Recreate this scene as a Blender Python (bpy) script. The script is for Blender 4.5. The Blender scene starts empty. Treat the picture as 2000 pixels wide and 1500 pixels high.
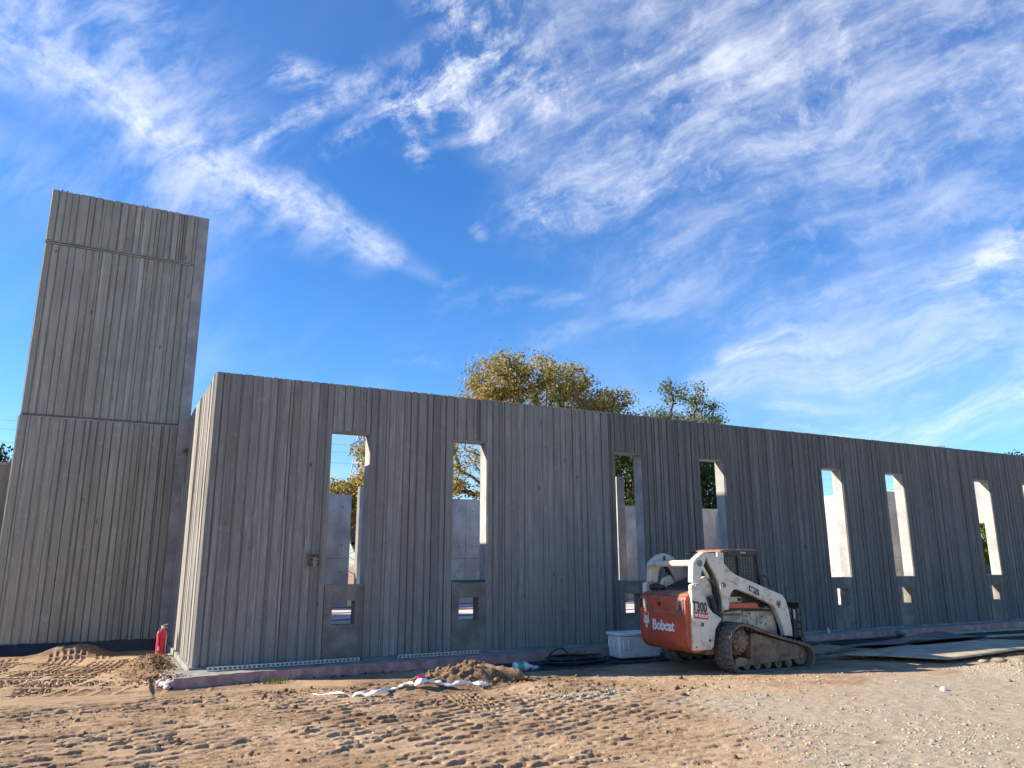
import bpy, bmesh, math, random
import numpy as np
from mathutils import Vector, Matrix

random.seed(7)
rng = np.random.default_rng(11)
S = bpy.context.scene
COL = S.collection
R = math.radians

# ---------------------------------------------------------------- camera, sky, sun, exposure
F_PX, YAW, PITCH, ROLL = 1495.67, R(27.557), R(13.181), R(-0.144)
CAM = Vector((-1.410, -13.803, 1.740))
cy, sy, cp, sp = math.cos(YAW), math.sin(YAW), math.cos(PITCH), math.sin(PITCH)
fw = Vector((sy * cp, cy * cp, sp)); rt = Vector((cy, -sy, 0)); up = rt.cross(fw)
rt2 = rt * math.cos(ROLL) + up * math.sin(ROLL); up2 = up * math.cos(ROLL) - rt * math.sin(ROLL)
cam = bpy.data.objects.new('camera', bpy.data.cameras.new('camera'))
COL.objects.link(cam)
cam.data.sensor_width = 36.0
cam.data.lens = F_PX / 2000 * 36.0
cam.data.clip_start = 0.05
cam.data.clip_end = 3000
cam.matrix_world = Matrix(((rt2.x, up2.x, -fw.x, CAM.x), (rt2.y, up2.y, -fw.y, CAM.y), (rt2.z, up2.z, -fw.z, CAM.z), (0, 0, 0, 1)))
S.camera = cam

ALPHA, ELEV = R(25.9), R(27.6)
SUN_TO = Vector((-math.cos(ALPHA) * math.cos(ELEV), math.sin(ALPHA) * math.cos(ELEV), math.sin(ELEV)))
sun = bpy.data.objects.new('sun', bpy.data.lights.new('sun', 'SUN'))
COL.objects.link(sun)
sun.data.energy = 4.6
sun.data.angle = R(0.53)
sun.data.color = (1.0, 0.91, 0.785)
sun.rotation_euler = SUN_TO.to_track_quat('Z', 'Y').to_euler()
S.view_settings.view_transform = 'Standard'
S.view_settings.look = 'None'
S.view_settings.gamma = 1.0
S.view_settings.exposure = 1.3
S.view_settings.use_curve_mapping = False
S.cycles.max_bounces = 6
S.cycles.transparent_max_bounces = 8


class NT:
    """tiny node-tree helper"""
    def __init__(s, tree):
        s.t = tree
    def n(s, typ, **kw):
        node = s.t.nodes.new(typ)
        for k, v in kw.items():
            setattr(node, k, v)
        return node
    def link(s, a, b):
        s.t.links.new(a, b)
    def put(s, sock, v):
        if isinstance(v, bpy.types.NodeSocket):
            s.link(v, sock)
        elif v is not None:
            if hasattr(sock, 'default_value'):
                try:
                    sock.default_value = v
                except Exception:
                    sock.default_value = (*v, 1.0)
    def math(s, op, a, b=None, c=None, clamp=False):
        m = s.n('ShaderNodeMath', operation=op, use_clamp=clamp)
        s.put(m.inputs[0], a); s.put(m.inputs[1], b)
        if c is not None:
            s.put(m.inputs[2], c)
        return m.outputs[0]
    def vec(s, op, a, b=None, scale=None):
        m = s.n('ShaderNodeVectorMath', operation=op)
        s.put(m.inputs[0], a)
        if b is not None:
            s.put(m.inputs[1], b)
        if scale is not None:
            s.put(m.inputs['Scale'], scale)
        return m.outputs['Value'] if op in ('DOT_PRODUCT', 'LENGTH', 'DISTANCE') else m.outputs[0]
    def mapr(s, v, a, b, c=0.0, d=1.0, smooth=True):
        m = s.n('ShaderNodeMapRange')
        m.interpolation_type = 'SMOOTHSTEP' if smooth else 'LINEAR'
        m.clamp = True
        s.put(m.inputs[0], v)
        for i, x in enumerate((a, b, c, d)):
            m.inputs[i + 1].default_value = x
        return m.outputs[0]
    def mix(s, f, a, b, blend='MIX'):
        m = s.n('ShaderNodeMix', data_type='RGBA', blend_type=blend)
        s.put(m.inputs[0], f)
        s.put(m.inputs[6], a); s.put(m.inputs[7], b)
        return m.outputs[2]
    def noise(s, vec, scale, detail=4.0, rough=0.55, dist=0.0, out=0):
        m = s.n('ShaderNodeTexNoise')
        if vec is not None:
            s.link(vec, m.inputs['Vector'])
        m.inputs['Scale'].default_value = scale
        m.inputs['Detail'].default_value = detail
        m.inputs['Roughness'].default_value = rough
        m.inputs['Distortion'].default_value = dist
        return m.outputs[out]
    def scale(s, vec, sc):
        return s.vec('MULTIPLY', vec, sc)
    def pos(s):
        return s.n('ShaderNodeNewGeometry').outputs['Position']
    def objc(s):
        return s.n('ShaderNodeTexCoord').outputs['Object']
    def bump(s, h, strength, dist, normal=None):
        b = s.n('ShaderNodeBump')
        b.inputs['Strength'].default_value = strength
        b.inputs['Distance'].default_value = dist
        s.link(h, b.inputs['Height'])
        if normal is not None:
            s.link(normal, b.inputs['Normal'])
        return b.outputs[0]


def px_dir(x, y):
    """world direction of a photograph pixel (used to read where in the real sky each cloud stands)"""
    d = fw + rt2 * ((x - 1000) / F_PX) - up2 * ((y - 750) / F_PX)
    return d.normalized()


def build_sky():
    w = bpy.data.worlds.new('World')
    S.world = w
    w.use_nodes = True
    t = w.node_tree
    t.nodes.clear()
    N = NT(t)
    out = N.n('ShaderNodeOutputWorld')
    bg = N.n('ShaderNodeBackground')
    sky = N.n('ShaderNodeTexSky')
    sky.sky_type = 'NISHITA'
    sky.sun_disc = False
    sky.sun_elevation = ELEV
    sky.sun_rotation = math.atan2(SUN_TO.x, SUN_TO.y)
    sky.air_density = 1.0
    sky.dust_density = 0.25
    sky.ozone_density = 3.0
    sky.altitude = 50
    hs = N.n('ShaderNodeHueSaturation')
    hs.inputs['Hue'].default_value = 0.5
    hs.inputs['Saturation'].default_value = 1.22
    hs.inputs['Value'].default_value = 1.0
    N.link(sky.outputs[0], hs.inputs['Color'])
    skyc = N.mix(1.0, hs.outputs[0], (.78, 1.0, 1.26, 1), 'MULTIPLY')
    p = N.vec('NORMALIZE', N.n('ShaderNodeTexCoord').outputs['Generated'])
    # domain warp shared by all clouds
    wn = N.n('ShaderNodeTexNoise')
    N.link(p, wn.inputs['Vector'])
    wn.inputs['Scale'].default_value = 5.0
    wn.inputs['Detail'].default_value = 9.0
    warp = N.vec('SCALE', N.vec('SUBTRACT', wn.outputs['Color'], (0.5, 0.5, 0.5)), scale=0.085)
    q = N.vec('ADD', p, warp)

    def stretched(direction, squeeze):
        d = Vector(direction).normalized()
        k = N.vec('DOT_PRODUCT', q, tuple(d))
        return N.vec('SUBTRACT', q, N.vec('SCALE', tuple(d), scale=N.math('MULTIPLY', k, 1 - squeeze)))

    def capsule(a, b, r0, r1, sharp=0.0):
        A, B = px_dir(*a), px_dir(*b)
        ab = B - A
        pa = N.vec('SUBTRACT', q, tuple(A))
        tt = N.math('DIVIDE', N.vec('DOT_PRODUCT', pa, tuple(ab)), ab.length_squared, clamp=True)
        d = N.vec('LENGTH', N.vec('SUBTRACT', pa, N.vec('SCALE', tuple(ab), scale=tt)))
        rad = N.math('MULTIPLY_ADD', tt, r1 - r0, r0)
        x = N.math('DIVIDE', d, rad)
        return N.mapr(x, 1.0, sharp)          # 1 in the core, 0 outside

    def group(caps):
        acc = None
        for a, b, r0, r1, wgt in caps:
            c = N.math('MULTIPLY', capsule(a, b, r0, r1), wgt)
            acc = c if acc is None else N.math('MAXIMUM', acc, c)
        return acc

    dirA = px_dir(800, 530) - px_dir(0, 80)
    dirB = px_dir(900, 60) - px_dir(560, 280)
    dirC = px_dir(1900, 60) - px_dir(1150, 420)
    dirD = px_dir(2000, 500) - px_dir(1300, 720)
    texA = N.noise(stretched(dirA, 0.22), 26.0, 7.0, 0.62)
    texA2 = N.noise(stretched(dirB, 0.35), 30.0, 6.0, 0.6)
    texB = N.noise(stretched(dirB, 0.33), 24.0, 8.0, 0.66, 0.4)
    texC = N.noise(stretched(dirC, 0.17), 30.0, 10.0, 0.64, 0.1)
    texC2 = N.noise(stretched(dirC, 0.5), 11.0, 8.0, 0.66)
    texD = N.noise(stretched(dirD, 0.10), 34.0, 8.0, 0.6)
    puff = N.noise(q, 34.0, 8.0, 0.68)

    mA = group([((-150, 10), (230, 190), .065, .045, .95), ((200, 190), (470, 350), .040, .036, .92), ((430, 340), (660, 440), .042, .040, 1.0),
                ((620, 420), (760, 515), .042, .028, .75), ((740, 500), (840, 550), .028, .02, .2)])
    veilA = group([((80, -60), (420, 330), .16, .14, .62), ((250, 260), (720, 500), .10, .05, .42), ((-100, 260), (400, 480), .06, .08, .22)])
    mB = group([((950, 60), (800, 200), .06, .075, .95), ((820, 180), (660, 310), .05, .02, .72), ((800, 200), (830, 320), .04, .02, .7),
                ((700, 170), (520, 290), .04, .02, .62), ((560, 140), (620, 160), .03, .03, .55), ((840, -20), (980, 160), .06, .05, .62),
                ((860, 170), (1000, 290), .07, .04, .6), ((960, 60), (1060, 200), .07, .05, .5)])
    mC = group([((1060, 430), (1240, 330), .06, .11, 1.0), ((1000, 200), (1350, 130), .10, .15, .80), ((1180, 330), (1560, 180), .13, .17, .95),
                ((1250, 180), (1800, 20), .16, .22, .92), ((1400, 330), (2000, 100), .10, .26, .75), ((1050, 420), (1500, 420), .08, .10, .45),
                ((1100, 20), (1500, -40), .12, .16, .62), ((1900, -100), (2300, 200), .3, .3, .55), ((1250, 520), (2050, 330), .10, .24, .45), ((1500, 690), (2150, 560), .12, .22, .42)])
    mD = group([((1850, 570), (2100, 430), .03, .075, .95), ((1450, 700), (2080, 560), .03, .055, .66), ((1400, 760), (2050, 680), .04, .075, .5), ((1500, 620), (2000, 500), .03, .05, .25),
                ((1550, 840), (2100, 770), .05, .08, .7), ((1000, 660), (1400, 560), .035, .03, .22), ((860, 610), (1120, 570), .03, .03, .22),
                ((780, 715), (930, 705), .02, .02, .25), ((1230, 600), (1330, 600), .03, .03, .4), ((930, 430), (945, 455), .018, .018, .35),
                ((870, 560), (900, 560), .02, .02, .3)])
    def veil(m, tex, lo, hi, gain):
        return N.math('MULTIPLY', N.math('MULTIPLY', m, N.mapr(tex, lo, hi)), gain)
    def add(*xs):
        a = xs[0]
        for b in xs[1:]:
            a = N.math('SUBTRACT', N.math('ADD', a, b), N.math('MULTIPLY', a, b))
        return a
    cA = veil(mA, N.math('MULTIPLY_ADD', puff, 0.5, N.math('MULTIPLY', texA, 0.5)), 0.38, 0.72, 0.74)
    cV = veil(veilA, texA2, 0.28, 0.75, 0.75)
    cB = veil(mB, N.math('MULTIPLY_ADD', puff, 0.4, N.math('MULTIPLY', texB, 0.6)), 0.42, 0.70, 1.0)
    cC = veil(mC, N.math('MULTIPLY_ADD', texC2, 0.45, N.math('MULTIPLY', texC, 0.55)), 0.40, 0.74, 0.62)
    cCs = veil(mC, texC2, 0.30, 0.72, 0.26)
    cP = veil(mC, puff, 0.50, 0.78, 0.35)
    cD = veil(mD, texD, 0.38, 0.72, 0.72)
    # thin high cloud everywhere, thicker towards the horizon
    z = N.n('ShaderNodeSeparateXYZ'); N.link(p, z.inputs[0])
    low = N.mapr(z.outputs[2], 0.42, 0.02)
    thin = N.math('MULTIPLY', N.mapr(N.noise(stretched(dirD, 0.25), 5.0, 7.0, 0.6), 0.42, 0.75), N.math('MULTIPLY_ADD', low, 0.30, 0.03))
    dens = add(cA, cV, cB, cC, cCs, cP, cD, thin)
    cloud = N.mix(low, (7.6, 7.6, 7.7, 1), (6.6, 6.9, 7.2, 1))
    colr = N.mix(dens, skyc, cloud)
    N.link(colr, bg.inputs['Color'])
    bg.inputs['Strength'].default_value = 0.074
    N.link(bg.outputs[0], out.inputs[0])


build_sky()

# ---------------------------------------------------------------- numpy noise
def _hash(ix, iy, seed):
    h = (ix.astype(np.int64) * 374761393 + iy.astype(np.int64) * 668265263 + seed * 1442695041) & 0xffffffff
    h = ((h ^ (h >> 13)) * 1274126177) & 0xffffffff
    return ((h ^ (h >> 16)) & 0xffffff) / float(0xffffff)


def vnoise(x, y, seed=0):
    ix, iy = np.floor(x), np.floor(y)
    fx, fy = x - ix, y - iy
    fx = fx * fx * (3 - 2 * fx); fy = fy * fy * (3 - 2 * fy)
    a = _hash(ix, iy, seed); b = _hash(ix + 1, iy, seed); c = _hash(ix, iy + 1, seed); d = _hash(ix + 1, iy + 1, seed)
    return (a + (b - a) * fx) + ((c + (d - c) * fx) - (a + (b - a) * fx)) * fy


def fbm(x, y, seed=0, octv=4, gain=0.5):
    s = 0; a = 1.0; t = 0
    for i in range(octv):
        s = s + a * vnoise(x * 2 ** i + 17.3 * i, y * 2 ** i - 9.1 * i, seed + i); t += a; a *= gain
    return s / t


def sstep(a, b, x):
    t = np.clip((x - a) / (b - a), 0, 1)
    return t * t * (3 - 2 * t)


def gravel_mask(x, y):
    edge = 3.35 + 0.45 * (y + 7.5) + 1.3 * (fbm(x * .9, y * .9, 5, 3) - .5)
    return sstep(-0.6, 2.6, x - edge)


def ground_h(x, y):
    h = 0.05 * (fbm(x * .35, y * .35, 3, 2) - .5) + 0.008 * (fbm(x * 1.7, y * 1.7, 9, 3) - .5)
    h = h - 0.03 - 0.035 * sstep(-2.0, -.9, y) * (x > -.6) * (y < -.2)
    G = gravel_mask(x, y)
    # lug prints of rubber tracks: broken sharp steps running roughly along x
    n1 = fbm(x * .7, y * .9, 21, 3); n2 = fbm(x * 2.2, y * 3.0, 33, 3, .5); n3 = fbm(x * .4, y * .5, 40, 2)
    ang = -0.06 + 0.35 * (n3 - .5)
    v = y * np.cos(ang) - x * np.sin(ang)
    fore = sstep(-1.1, -2.6, y) * (1 - 0.9 * G) * (1 - sstep(9, 12, x)) + 0.03 * (y > -0.9) * (x < -.4)
    for lam, hh, llen, sd in ((.27, .018, .42, 55), (.165, .013, .28, 66), (.10, .008, .17, 77)):
        ph = v / lam + 1.5 * (n1 - .5) + .55 * (n2 - .5) * (.2 / lam) + .45 * (fbm(x * 8, y * 4, sd + 1, 3) - .5)
        cell = np.floor(ph)
        # each step is cut into lugs of uneven length and height, some of them worn away
        u = x / llen + 7.7 * _hash(cell, cell * 0, sd) + .5 * (n2 - .5)
        uc = np.floor(u); uf = u - uc
        sh = .30 * (_hash(uc, cell, sd + 5) - .5)
        saw = np.clip(ph - cell - .15 + sh, 0, 1)
        lug = sstep(.0, .08, uf) * sstep(1., .80, uf)
        on = (_hash(uc, cell, sd + 3) > .14) * (.5 + .7 * _hash(uc, cell, sd + 9))
        prof = sstep(0.0, .014 / lam, saw) * (1 - sstep(.08, .45, saw))
        amp = .30 + .70 * sstep(.36, .54, fbm(x * 1.1 + sd, y * 1.7, sd, 3))
        h = h + hh * prof * amp * fore * (.22 + .78 * lug * on)
    # rubber track passes running away from the camera: staggered cross lugs pressed into the soil
    def passes(theta, curve, half, pitch, depth, sd, mask):
        c_, s_ = math.cos(theta), math.sin(theta)
        al = y * c_ - x * s_
        ac = x * c_ + y * s_ + curve * al * al + .10 * (fbm(x * .8, y * .8, sd, 2) - .5)
        col = np.floor(ac / half); cf = ac / half - col
        f = al / pitch + .5 * (col % 2) + 3.1 * _hash(np.floor(col / 4), col * 0, sd + 1) + .55 * (fbm(x * 3.2, y * 2.4, sd + 2, 3) - .5) + .16 * (fbm(x * 17, y * 9, sd + 7, 2) - .5)
        k = np.floor(f); q = f - k
        worn = (_hash(k, col, sd + 3) > .16) * (.45 + .75 * _hash(k, col, sd + 4))
        edge = .25 + .75 * sstep(.0, .08, cf) * sstep(1., .92, cf)
        g = sstep(.14, .20, q) * sstep(.46, .40, q)            # the slot itself, far wall steep
        lip = sstep(.40, .45, q) * sstep(.75, .45, q)           # soil squeezed up behind it
        return (-depth * g + .45 * depth * lip) * edge * worn * mask
    mA = sstep(.36, .47, fbm(x * .55 + 3, y * .6, 301, 3))
    h = h + passes(.10, .012, .235, .21, .034, 310, mA * fore) + passes(-.32, -.015, .20, .165, .028, 330, (1 - mA) * fore)
    h = h + 0.010 * fore * (fbm(x * 9, y * 15, 81, 4, .65) - .5)
    # ladder prints (two wheel passes bending towards the tower)
    def ladder(cx, cy_, r0, wdt, pitch, amask):
        r = np.hypot(x - cx, y - cy_); a = np.arctan2(y - cy_, x - cx)
        k = (r - r0) / wdt
        band = (np.abs(k) < .5)
        cells = np.floor((k + .5) * 6)
        inner = np.abs(((k + .5) * 6) % 1 - .5) < .30
        bars = np.abs((a * r0 / pitch) % 1 - .5) < .37
        return -0.085 * band * inner * bars * amask
    area = sstep(.6, -.1, x) * sstep(-2.3, -1.2, y) * sstep(4.6, 3.6, y)
    for i, (cx, c_y, r0) in enumerate([(-9, 4, 7.2), (-9, 4, 8.0), (-9, 4, 6.2), (2.0, 8.5, 7.9), (2.0, 8.5, 9.0), (2., 8.5, 6.9), (2, 8.5, 9.9)]):
        m = area * sstep(.40, .50, fbm(x * 1.1 + i * 7, y * 1.1, 90 + i, 2))
        h = h + ladder(cx, c_y, r0, .66, .30, m)
    area2 = sstep(.9, .5, np.hypot((x - 3.0) / 1.2, (y + 4.0) / .8))
    h = h + ladder(9.5, -5, 6.5, .50, .24, area2)
    # soil heaps
    def heap(cx, cy_, rx, ry, hh, seed, rot=0.):
        c, s = math.cos(rot), math.sin(rot)
        dx, dy = x - cx, y - cy_
        u = (c * dx + s * dy) / rx; w = (-s * dx + c * dy) / ry
        d = np.hypot(u, w) + 0.35 * (fbm(x * 3, y * 3, seed, 3) - .5)
        return hh * sstep(1.0, .05, d) * (0.75 + .5 * fbm(x * 6, y * 6, seed + 3, 3))
    h = h + heap(3.75, -2.55, 1.15, .55, .30, 101, -.25) + heap(2.7, -2.75, 1.5, .5, .10, 103, -.2) + heap(4.6, -3.5, 1.1, .6, .08, 108, -.3)
    h = h + heap(-1.75, 4.5, 1.0, .65, .22, 104) + heap(-.46, 1.5, .46, 1.6, .22, 105, .05) + heap(-.55, -.35, .4, .8, .09, 106)
    # gravel ground is flatter with small lumps
    h = h + G * 0.022 * (fbm(x * 9, y * 9, 120, 3) - .5)
    h = h + 0.10 * sstep(11.2, 12.6, x) * sstep(-4.9, -5.6, y)
    far = sstep(30, 60, np.hypot(x - 5, y))
    h = np.where((x > -.1) & (y > .1), -0.08, h)
    return h * (1 - far) - 0.05 * far


# ---------------------------------------------------------------- materials
def new_mat(name):
    m = bpy.data.materials.new(name)
    m.use_nodes = True
    t = m.node_tree
    for n in list(t.nodes):
        if n.type != 'OUTPUT_MATERIAL':
            t.nodes.remove(n)
    N = NT(t)
    b = N.n('ShaderNodeBsdfPrincipled')
    N.link(b.outputs[0], [n for n in t.nodes if n.type == 'OUTPUT_MATERIAL'][0].inputs[0])
    return m, N, b


def rgba(c):
    return (*c, 1.0)


def plain(name, col, rough=0.6, metal=0.0, var=0.15, scale=9.0, bump=0.0, dirt=None, dirt_amt=0.0, dirt_scale=5.0, spec=None, obj_space=True):
    m, N, b = new_mat(name)
    v = N.objc() if obj_space else N.pos()
    n = N.noise(v, scale, 5, .6)
    c = N.mix(N.mapr(n, .3, .7), rgba([x * (1 - var) for x in col]), rgba([min(1, x * (1 + var)) for x in col]))
    if dirt:
        d = N.mapr(N.noise(v, dirt_scale, 7, .68), .62 - dirt_amt * .35, .80 - dirt_amt * .25)
        c = N.mix(N.math('MULTIPLY', d, 0.9), c, rgba(dirt))
    N.put(b.inputs['Base Color'], c)
    b.inputs['Roughness'].default_value = rough
    b.inputs['Metallic'].default_value = metal
    if spec is not None:
        b.inputs['Specular IOR Level'].default_value = spec
    if bump:
        N.put(b.inputs['Normal'], N.bump(N.noise(v, scale * 6, 4, .6), 0.6, bump))
    return m


def board_concrete(name, dark, light, warm, wet=0.0):
    """concrete cast against timber boards: long vertical grain, knots, pour blotches, run-off stains"""
    m, N, b = new_mat(name)
    p = N.pos()
    rnd = N.n('ShaderNodeObjectInfo').outputs['Random']
    off = N.n('ShaderNodeCombineXYZ'); N.put(off.inputs[0], N.math('MULTIPLY', rnd, 37.0)); N.put(off.inputs[2], N.math('MULTIPLY', rnd, 53.0))
    pg = N.vec('ADD', p, off.outputs[0])
    grain = N.noise(N.scale(pg, (52, 52, 1.1)), 1.0, 7, .66, 1.2)
    g2 = N.noise(N.scale(pg, (17, 17, .6)), 1.0, 6, .62, .8)
    blot = N.noise(N.scale(p, (.8, .8, .5)), 1.5, 8, .68, .5)
    blot2 = N.noise(p, 5.5, 7, .7)
    streak = N.noise(N.scale(p, (9, 9, .25)), 1.0, 6, .62)
    run = N.noise(N.scale(p, (4.5, 4.5, .10)), 1.0, 5, .6)
    c = N.mix(N.mapr(grain, .30, .70), rgba(dark), rgba(light))
    c = N.mix(N.math('MULTIPLY', N.mapr(g2, .40, .70), .6), c, rgba(warm))
    c = N.mix(N.math('MULTIPLY', N.mapr(blot, .42, .66), .50), c, rgba([x * .55 for x in light]))
    c = N.mix(N.math('MULTIPLY', N.mapr(streak, .52, .72), .50), c, rgba([min(1, x * 1.25) for x in light]))
    c = N.mix(N.math('MULTIPLY', N.mapr(run, .52, .70), .45), c, rgba([x * .75 for x in dark]))
    c = N.mix(N.math('MULTIPLY', N.mapr(blot2, .55, .72), .40), c, rgba([min(1, x * 1.12) for x in light]))
    c = N.mix(N.math('MULTIPLY', N.mapr(rnd, 0, 1, 0, 1, False), .32), c, rgba([x * .80 for x in dark]))
    vor = N.n('ShaderNodeTexVoronoi'); vor.feature = 'F1'
    N.link(N.scale(pg, (1, 1, .35)), vor.inputs['Vector']); vor.inputs['Scale'].default_value = 3.2
    knot = N.mapr(vor.outputs['Distance'], .085, .035)
    c = N.mix(N.math('MULTIPLY', knot, .75), c, rgba([x * .3 for x in dark]))
    pit = N.noise(p, 70, 3, .7)
    c = N.mix(N.math('MULTIPLY', N.mapr(pit, .66, .74), .6), c, rgba([x * .4 for x in dark]))
    N.put(b.inputs['Base Color'], c)
    b.inputs['Roughness'].default_value = .9
    b.inputs['Specular IOR Level'].default_value = .25
    hgt = N.math('ADD', grain, N.math('MULTIPLY', N.noise(N.scale(pg, (120, 120, 3)), 1.0, 4, .6), .5))
    N.put(b.inputs['Normal'], N.bump(hgt, 1.0, .010))
    return m


def smooth_concrete(name, col, stain, pat_scale=1.6, seams=None):
    m, N, b = new_mat(name)
    p = N.pos()
    n = N.noise(p, pat_scale, 7, .65)
    n2 = N.noise(N.scale(p, (3, 3, .5)), 1.0, 6, .6)
    sp_ = N.noise(p, 26, 4, .7)
    c = N.mix(N.mapr(n, .36, .64), rgba([x * .72 for x in col]), rgba([min(1, x * 1.12) for x in col]))
    c = N.mix(N.math('MULTIPLY', N.mapr(n2, .45, .7), .6), c, rgba(stain))
    c = N.mix(N.math('MULTIPLY', N.mapr(sp_, .62, .72), .4), c, rgba([x * .45 for x in col]))
    N.put(b.inputs['Base Color'], c)
    b.inputs['Roughness'].default_value = .85
    b.inputs['Specular IOR Level'].default_value = .3
    N.put(b.inputs['Normal'], N.bump(N.math('ADD', n, N.math('MULTIPLY', sp_, .4)), .5, .012))
    return m


def ground_material():
    m, N, b = new_mat('soil_and_gravel')
    p = N.pos()
    att = N.n('ShaderNodeAttribute'); att.attribute_name = 'gravel'
    asph = N.n('ShaderNodeAttribute'); asph.attribute_name = 'asphalt'
    loose = N.n('ShaderNodeAttribute'); loose.attribute_name = 'loose'
    n1 = N.noise(p, .8, 6, .62); n2 = N.noise(p, 6.0, 6, .66); n3 = N.noise(p, 38.0, 5, .7); n4 = N.noise(p, 150.0, 3, .7)
    dirt = N.mix(N.mapr(n1, .35, .65), rgba((.36, .23, .13)), rgba((.50, .345, .21)))
    dirt = N.mix(N.math('MULTIPLY', N.mapr(n2, .46, .74), .5), dirt, rgba((.20, .115, .062)))
    dirt = N.mix(N.math('MULTIPLY', N.mapr(n3, .5, .75), .4), dirt, rgba((.50, .345, .21)))
    dirt = N.mix(N.math('MULTIPLY', loose.outputs['Fac'], .7), dirt, rgba((.135, .075, .042)))
    grav = N.mix(N.mapr(n2, .3, .7), rgba((.36, .27, .165)), rgba((.45, .365, .255)))
    grav = N.mix(N.mapr(n3, .45, .66), grav, rgba((.47, .40, .30)))
    grav = N.mix(N.math('MULTIPLY', N.mapr(n4, .55, .7), .55), grav, rgba((.17, .14, .11)))
    # gravel patches have ragged edges
    f = N.math('ADD', att.outputs['Fac'], N.math('MULTIPLY', N.math('SUBTRACT', n2, .5), .9))
    f = N.mapr(f, .30, .62)
    c = N.mix(f, dirt, grav)
    asc = N.mix(N.mapr(n3, .3, .7), rgba((.045, .043, .042)), rgba((.085, .08, .075)))
    asc = N.mix(N.math('MULTIPLY', N.mapr(n2, .5, .7), .5), asc, rgba((.16, .125, .09)))
    c = N.mix(N.mapr(N.math('ADD', asph.outputs['Fac'], N.math('MULTIPLY', N.math('SUBTRACT', n2, .5), .5)), .35, .6), c, asc)
    N.put(b.inputs['Base Color'], c)
    b.inputs['Roughness'].default_value = .95
    b.inputs['Specular IOR Level'].default_value = .15
    hh = N.math('ADD', N.math('MULTIPLY', n3, .7), N.math('ADD', N.math('MULTIPLY', n4, .35), n2))
    N.put(b.inputs['Normal'], N.bump(hh, 1.0, .022))
    return m


M = {}
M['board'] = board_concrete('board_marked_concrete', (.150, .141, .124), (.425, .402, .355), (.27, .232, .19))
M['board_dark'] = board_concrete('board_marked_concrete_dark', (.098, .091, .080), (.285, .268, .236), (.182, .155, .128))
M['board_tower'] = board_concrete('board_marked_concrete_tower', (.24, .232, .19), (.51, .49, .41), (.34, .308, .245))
M['core'] = smooth_concrete('wall_core_concrete', (.20, .19, .175), (.14, .135, .125))
M['infill'] = smooth_concrete('rendered_infill', (.225, .20, .165), (.10, .09, .078), 2.6)
M['jamb'] = smooth_concrete('pale_cast_concrete', (.36, .345, .32), (.28, .265, .24))
M['panel'] = smooth_concrete('formwork_concrete', (.47, .45, .42), (.33, .31, .285), 1.1)
M['plinth'] = smooth_concrete('plinth_concrete', (.26, .255, .235), (.15, .15, .14))
M['kerb'] = plain('maroon_kerb_paint', (.50, .245, .205), .8, 0, .3, 5, .006, (.30, .22, .17), .35, 8, obj_space=False)
M['kerb_top'] = smooth_concrete('kerb_concrete', (.33, .30, .25), (.22, .18, .135), 4)
M['chip'] = plain('chipped_kerb', (.52, .40, .37), .85, 0, .25, 20, .01, (.3, .14, .13), .4, 14)
M['slab'] = smooth_concrete('floor_concrete', (.62, .56, .50), (.54, .45, .39), .8)
M['ground'] = ground_material()
M['stone'] = plain('gravel_stone', (.37, .34, .29), .9, 0, .4, 14)
M['clod'] = plain('soil_clod', (.20, .115, .06), .95, 0, .45, 9, .01, obj_space=False)
M['white_paint'] = plain('dirty_white_paint', (.66, .60, .48), .42, 0, .06, 3, 0, (.36, .26, .16), .42, 7)
M['cream'] = plain('dusty_cream_paint', (.60, .51, .35), .5, 0, .1, 4, 0, (.28, .20, .12), .62, 5)
M['red_paint'] = plain('faded_red_paint', (.52, .088, .042), .5, 0, .18, 3, 0, (.22, .09, .055), .50, 5)
M['rust_paint'] = plain('sunburnt_red_top', (.26, .115, .07), .7, 0, .25, 6, 0, (.34, .22, .15), .5, 6)
M['red_bright'] = plain('orange_red_paint', (.55, .10, .05), .5, 0, .1, 4, 0, (.30, .14, .09), .3)
M['black'] = plain('black_rubber', (.022, .021, .02), .6, 0, .3, 8, 0, (.10, .08, .06), .25)
M['blacksteel'] = plain('black_steel', (.03, .03, .032), .45, .2, .3, 8, 0, (.11, .085, .06), .3)
M['track'] = plain('dusty_track_rubber', (.105, .093, .08), .85, 0, .3, 9, .004, (.20, .15, .105), .55, 6)
M['mudframe'] = plain('mud_caked_steel', (.215, .155, .10), .9, 0, .25, 7, .006, (.11, .07, .042), .5, 6)
M['glass'] = plain('dusty_cab_glass', (.10, .125, .10), .22, 0, .6, 3, 0, (.20, .19, .14), .3, 4)
M['interior'] = plain('cab_interior', (.05, .05, .05), .8)
M['lens_red'] = plain('tail_lens_red', (.16, .012, .02), .2)
M['lens_white'] = plain('tail_lens_clear', (.26, .25, .21), .25)
M['grey_plastic'] = plain('grey_plastic', (.15, .145, .14), .6)
M['steel'] = plain('galvanised_steel', (.50, .50, .49), .42, .75, .15, 12)
M['letters_white'] = plain('white_lettering', (.75, .73, .68), .5, 0, .05, 8, 0, (.42, .16, .11), .25, 16)
M['letters_black'] = plain('black_lettering', (.02, .02, .02), .5)
M['label_red'] = plain('red_label', (.50, .05, .05), .5)
M['cooler'] = plain('grey_white_cooler_plastic', (.80, .78, .73), .45, 0, .06, 5, 0, (.40, .36, .30), .25)
M['logo_blue'] = plain('navy_logo', (.03, .03, .10), .4)
M['ext_red'] = plain('extinguisher_red', (.62, .018, .05), .28)
M['yellow'] = plain('yellow_label', (.70, .60, .08), .5)
M['bottle'] = plain('milky_bottle_plastic', (.72, .72, .70), .3)
M['bottle_label'] = plain('green_bottle_label', (.10, .42, .20), .4, 0, .6, 40)
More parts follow.
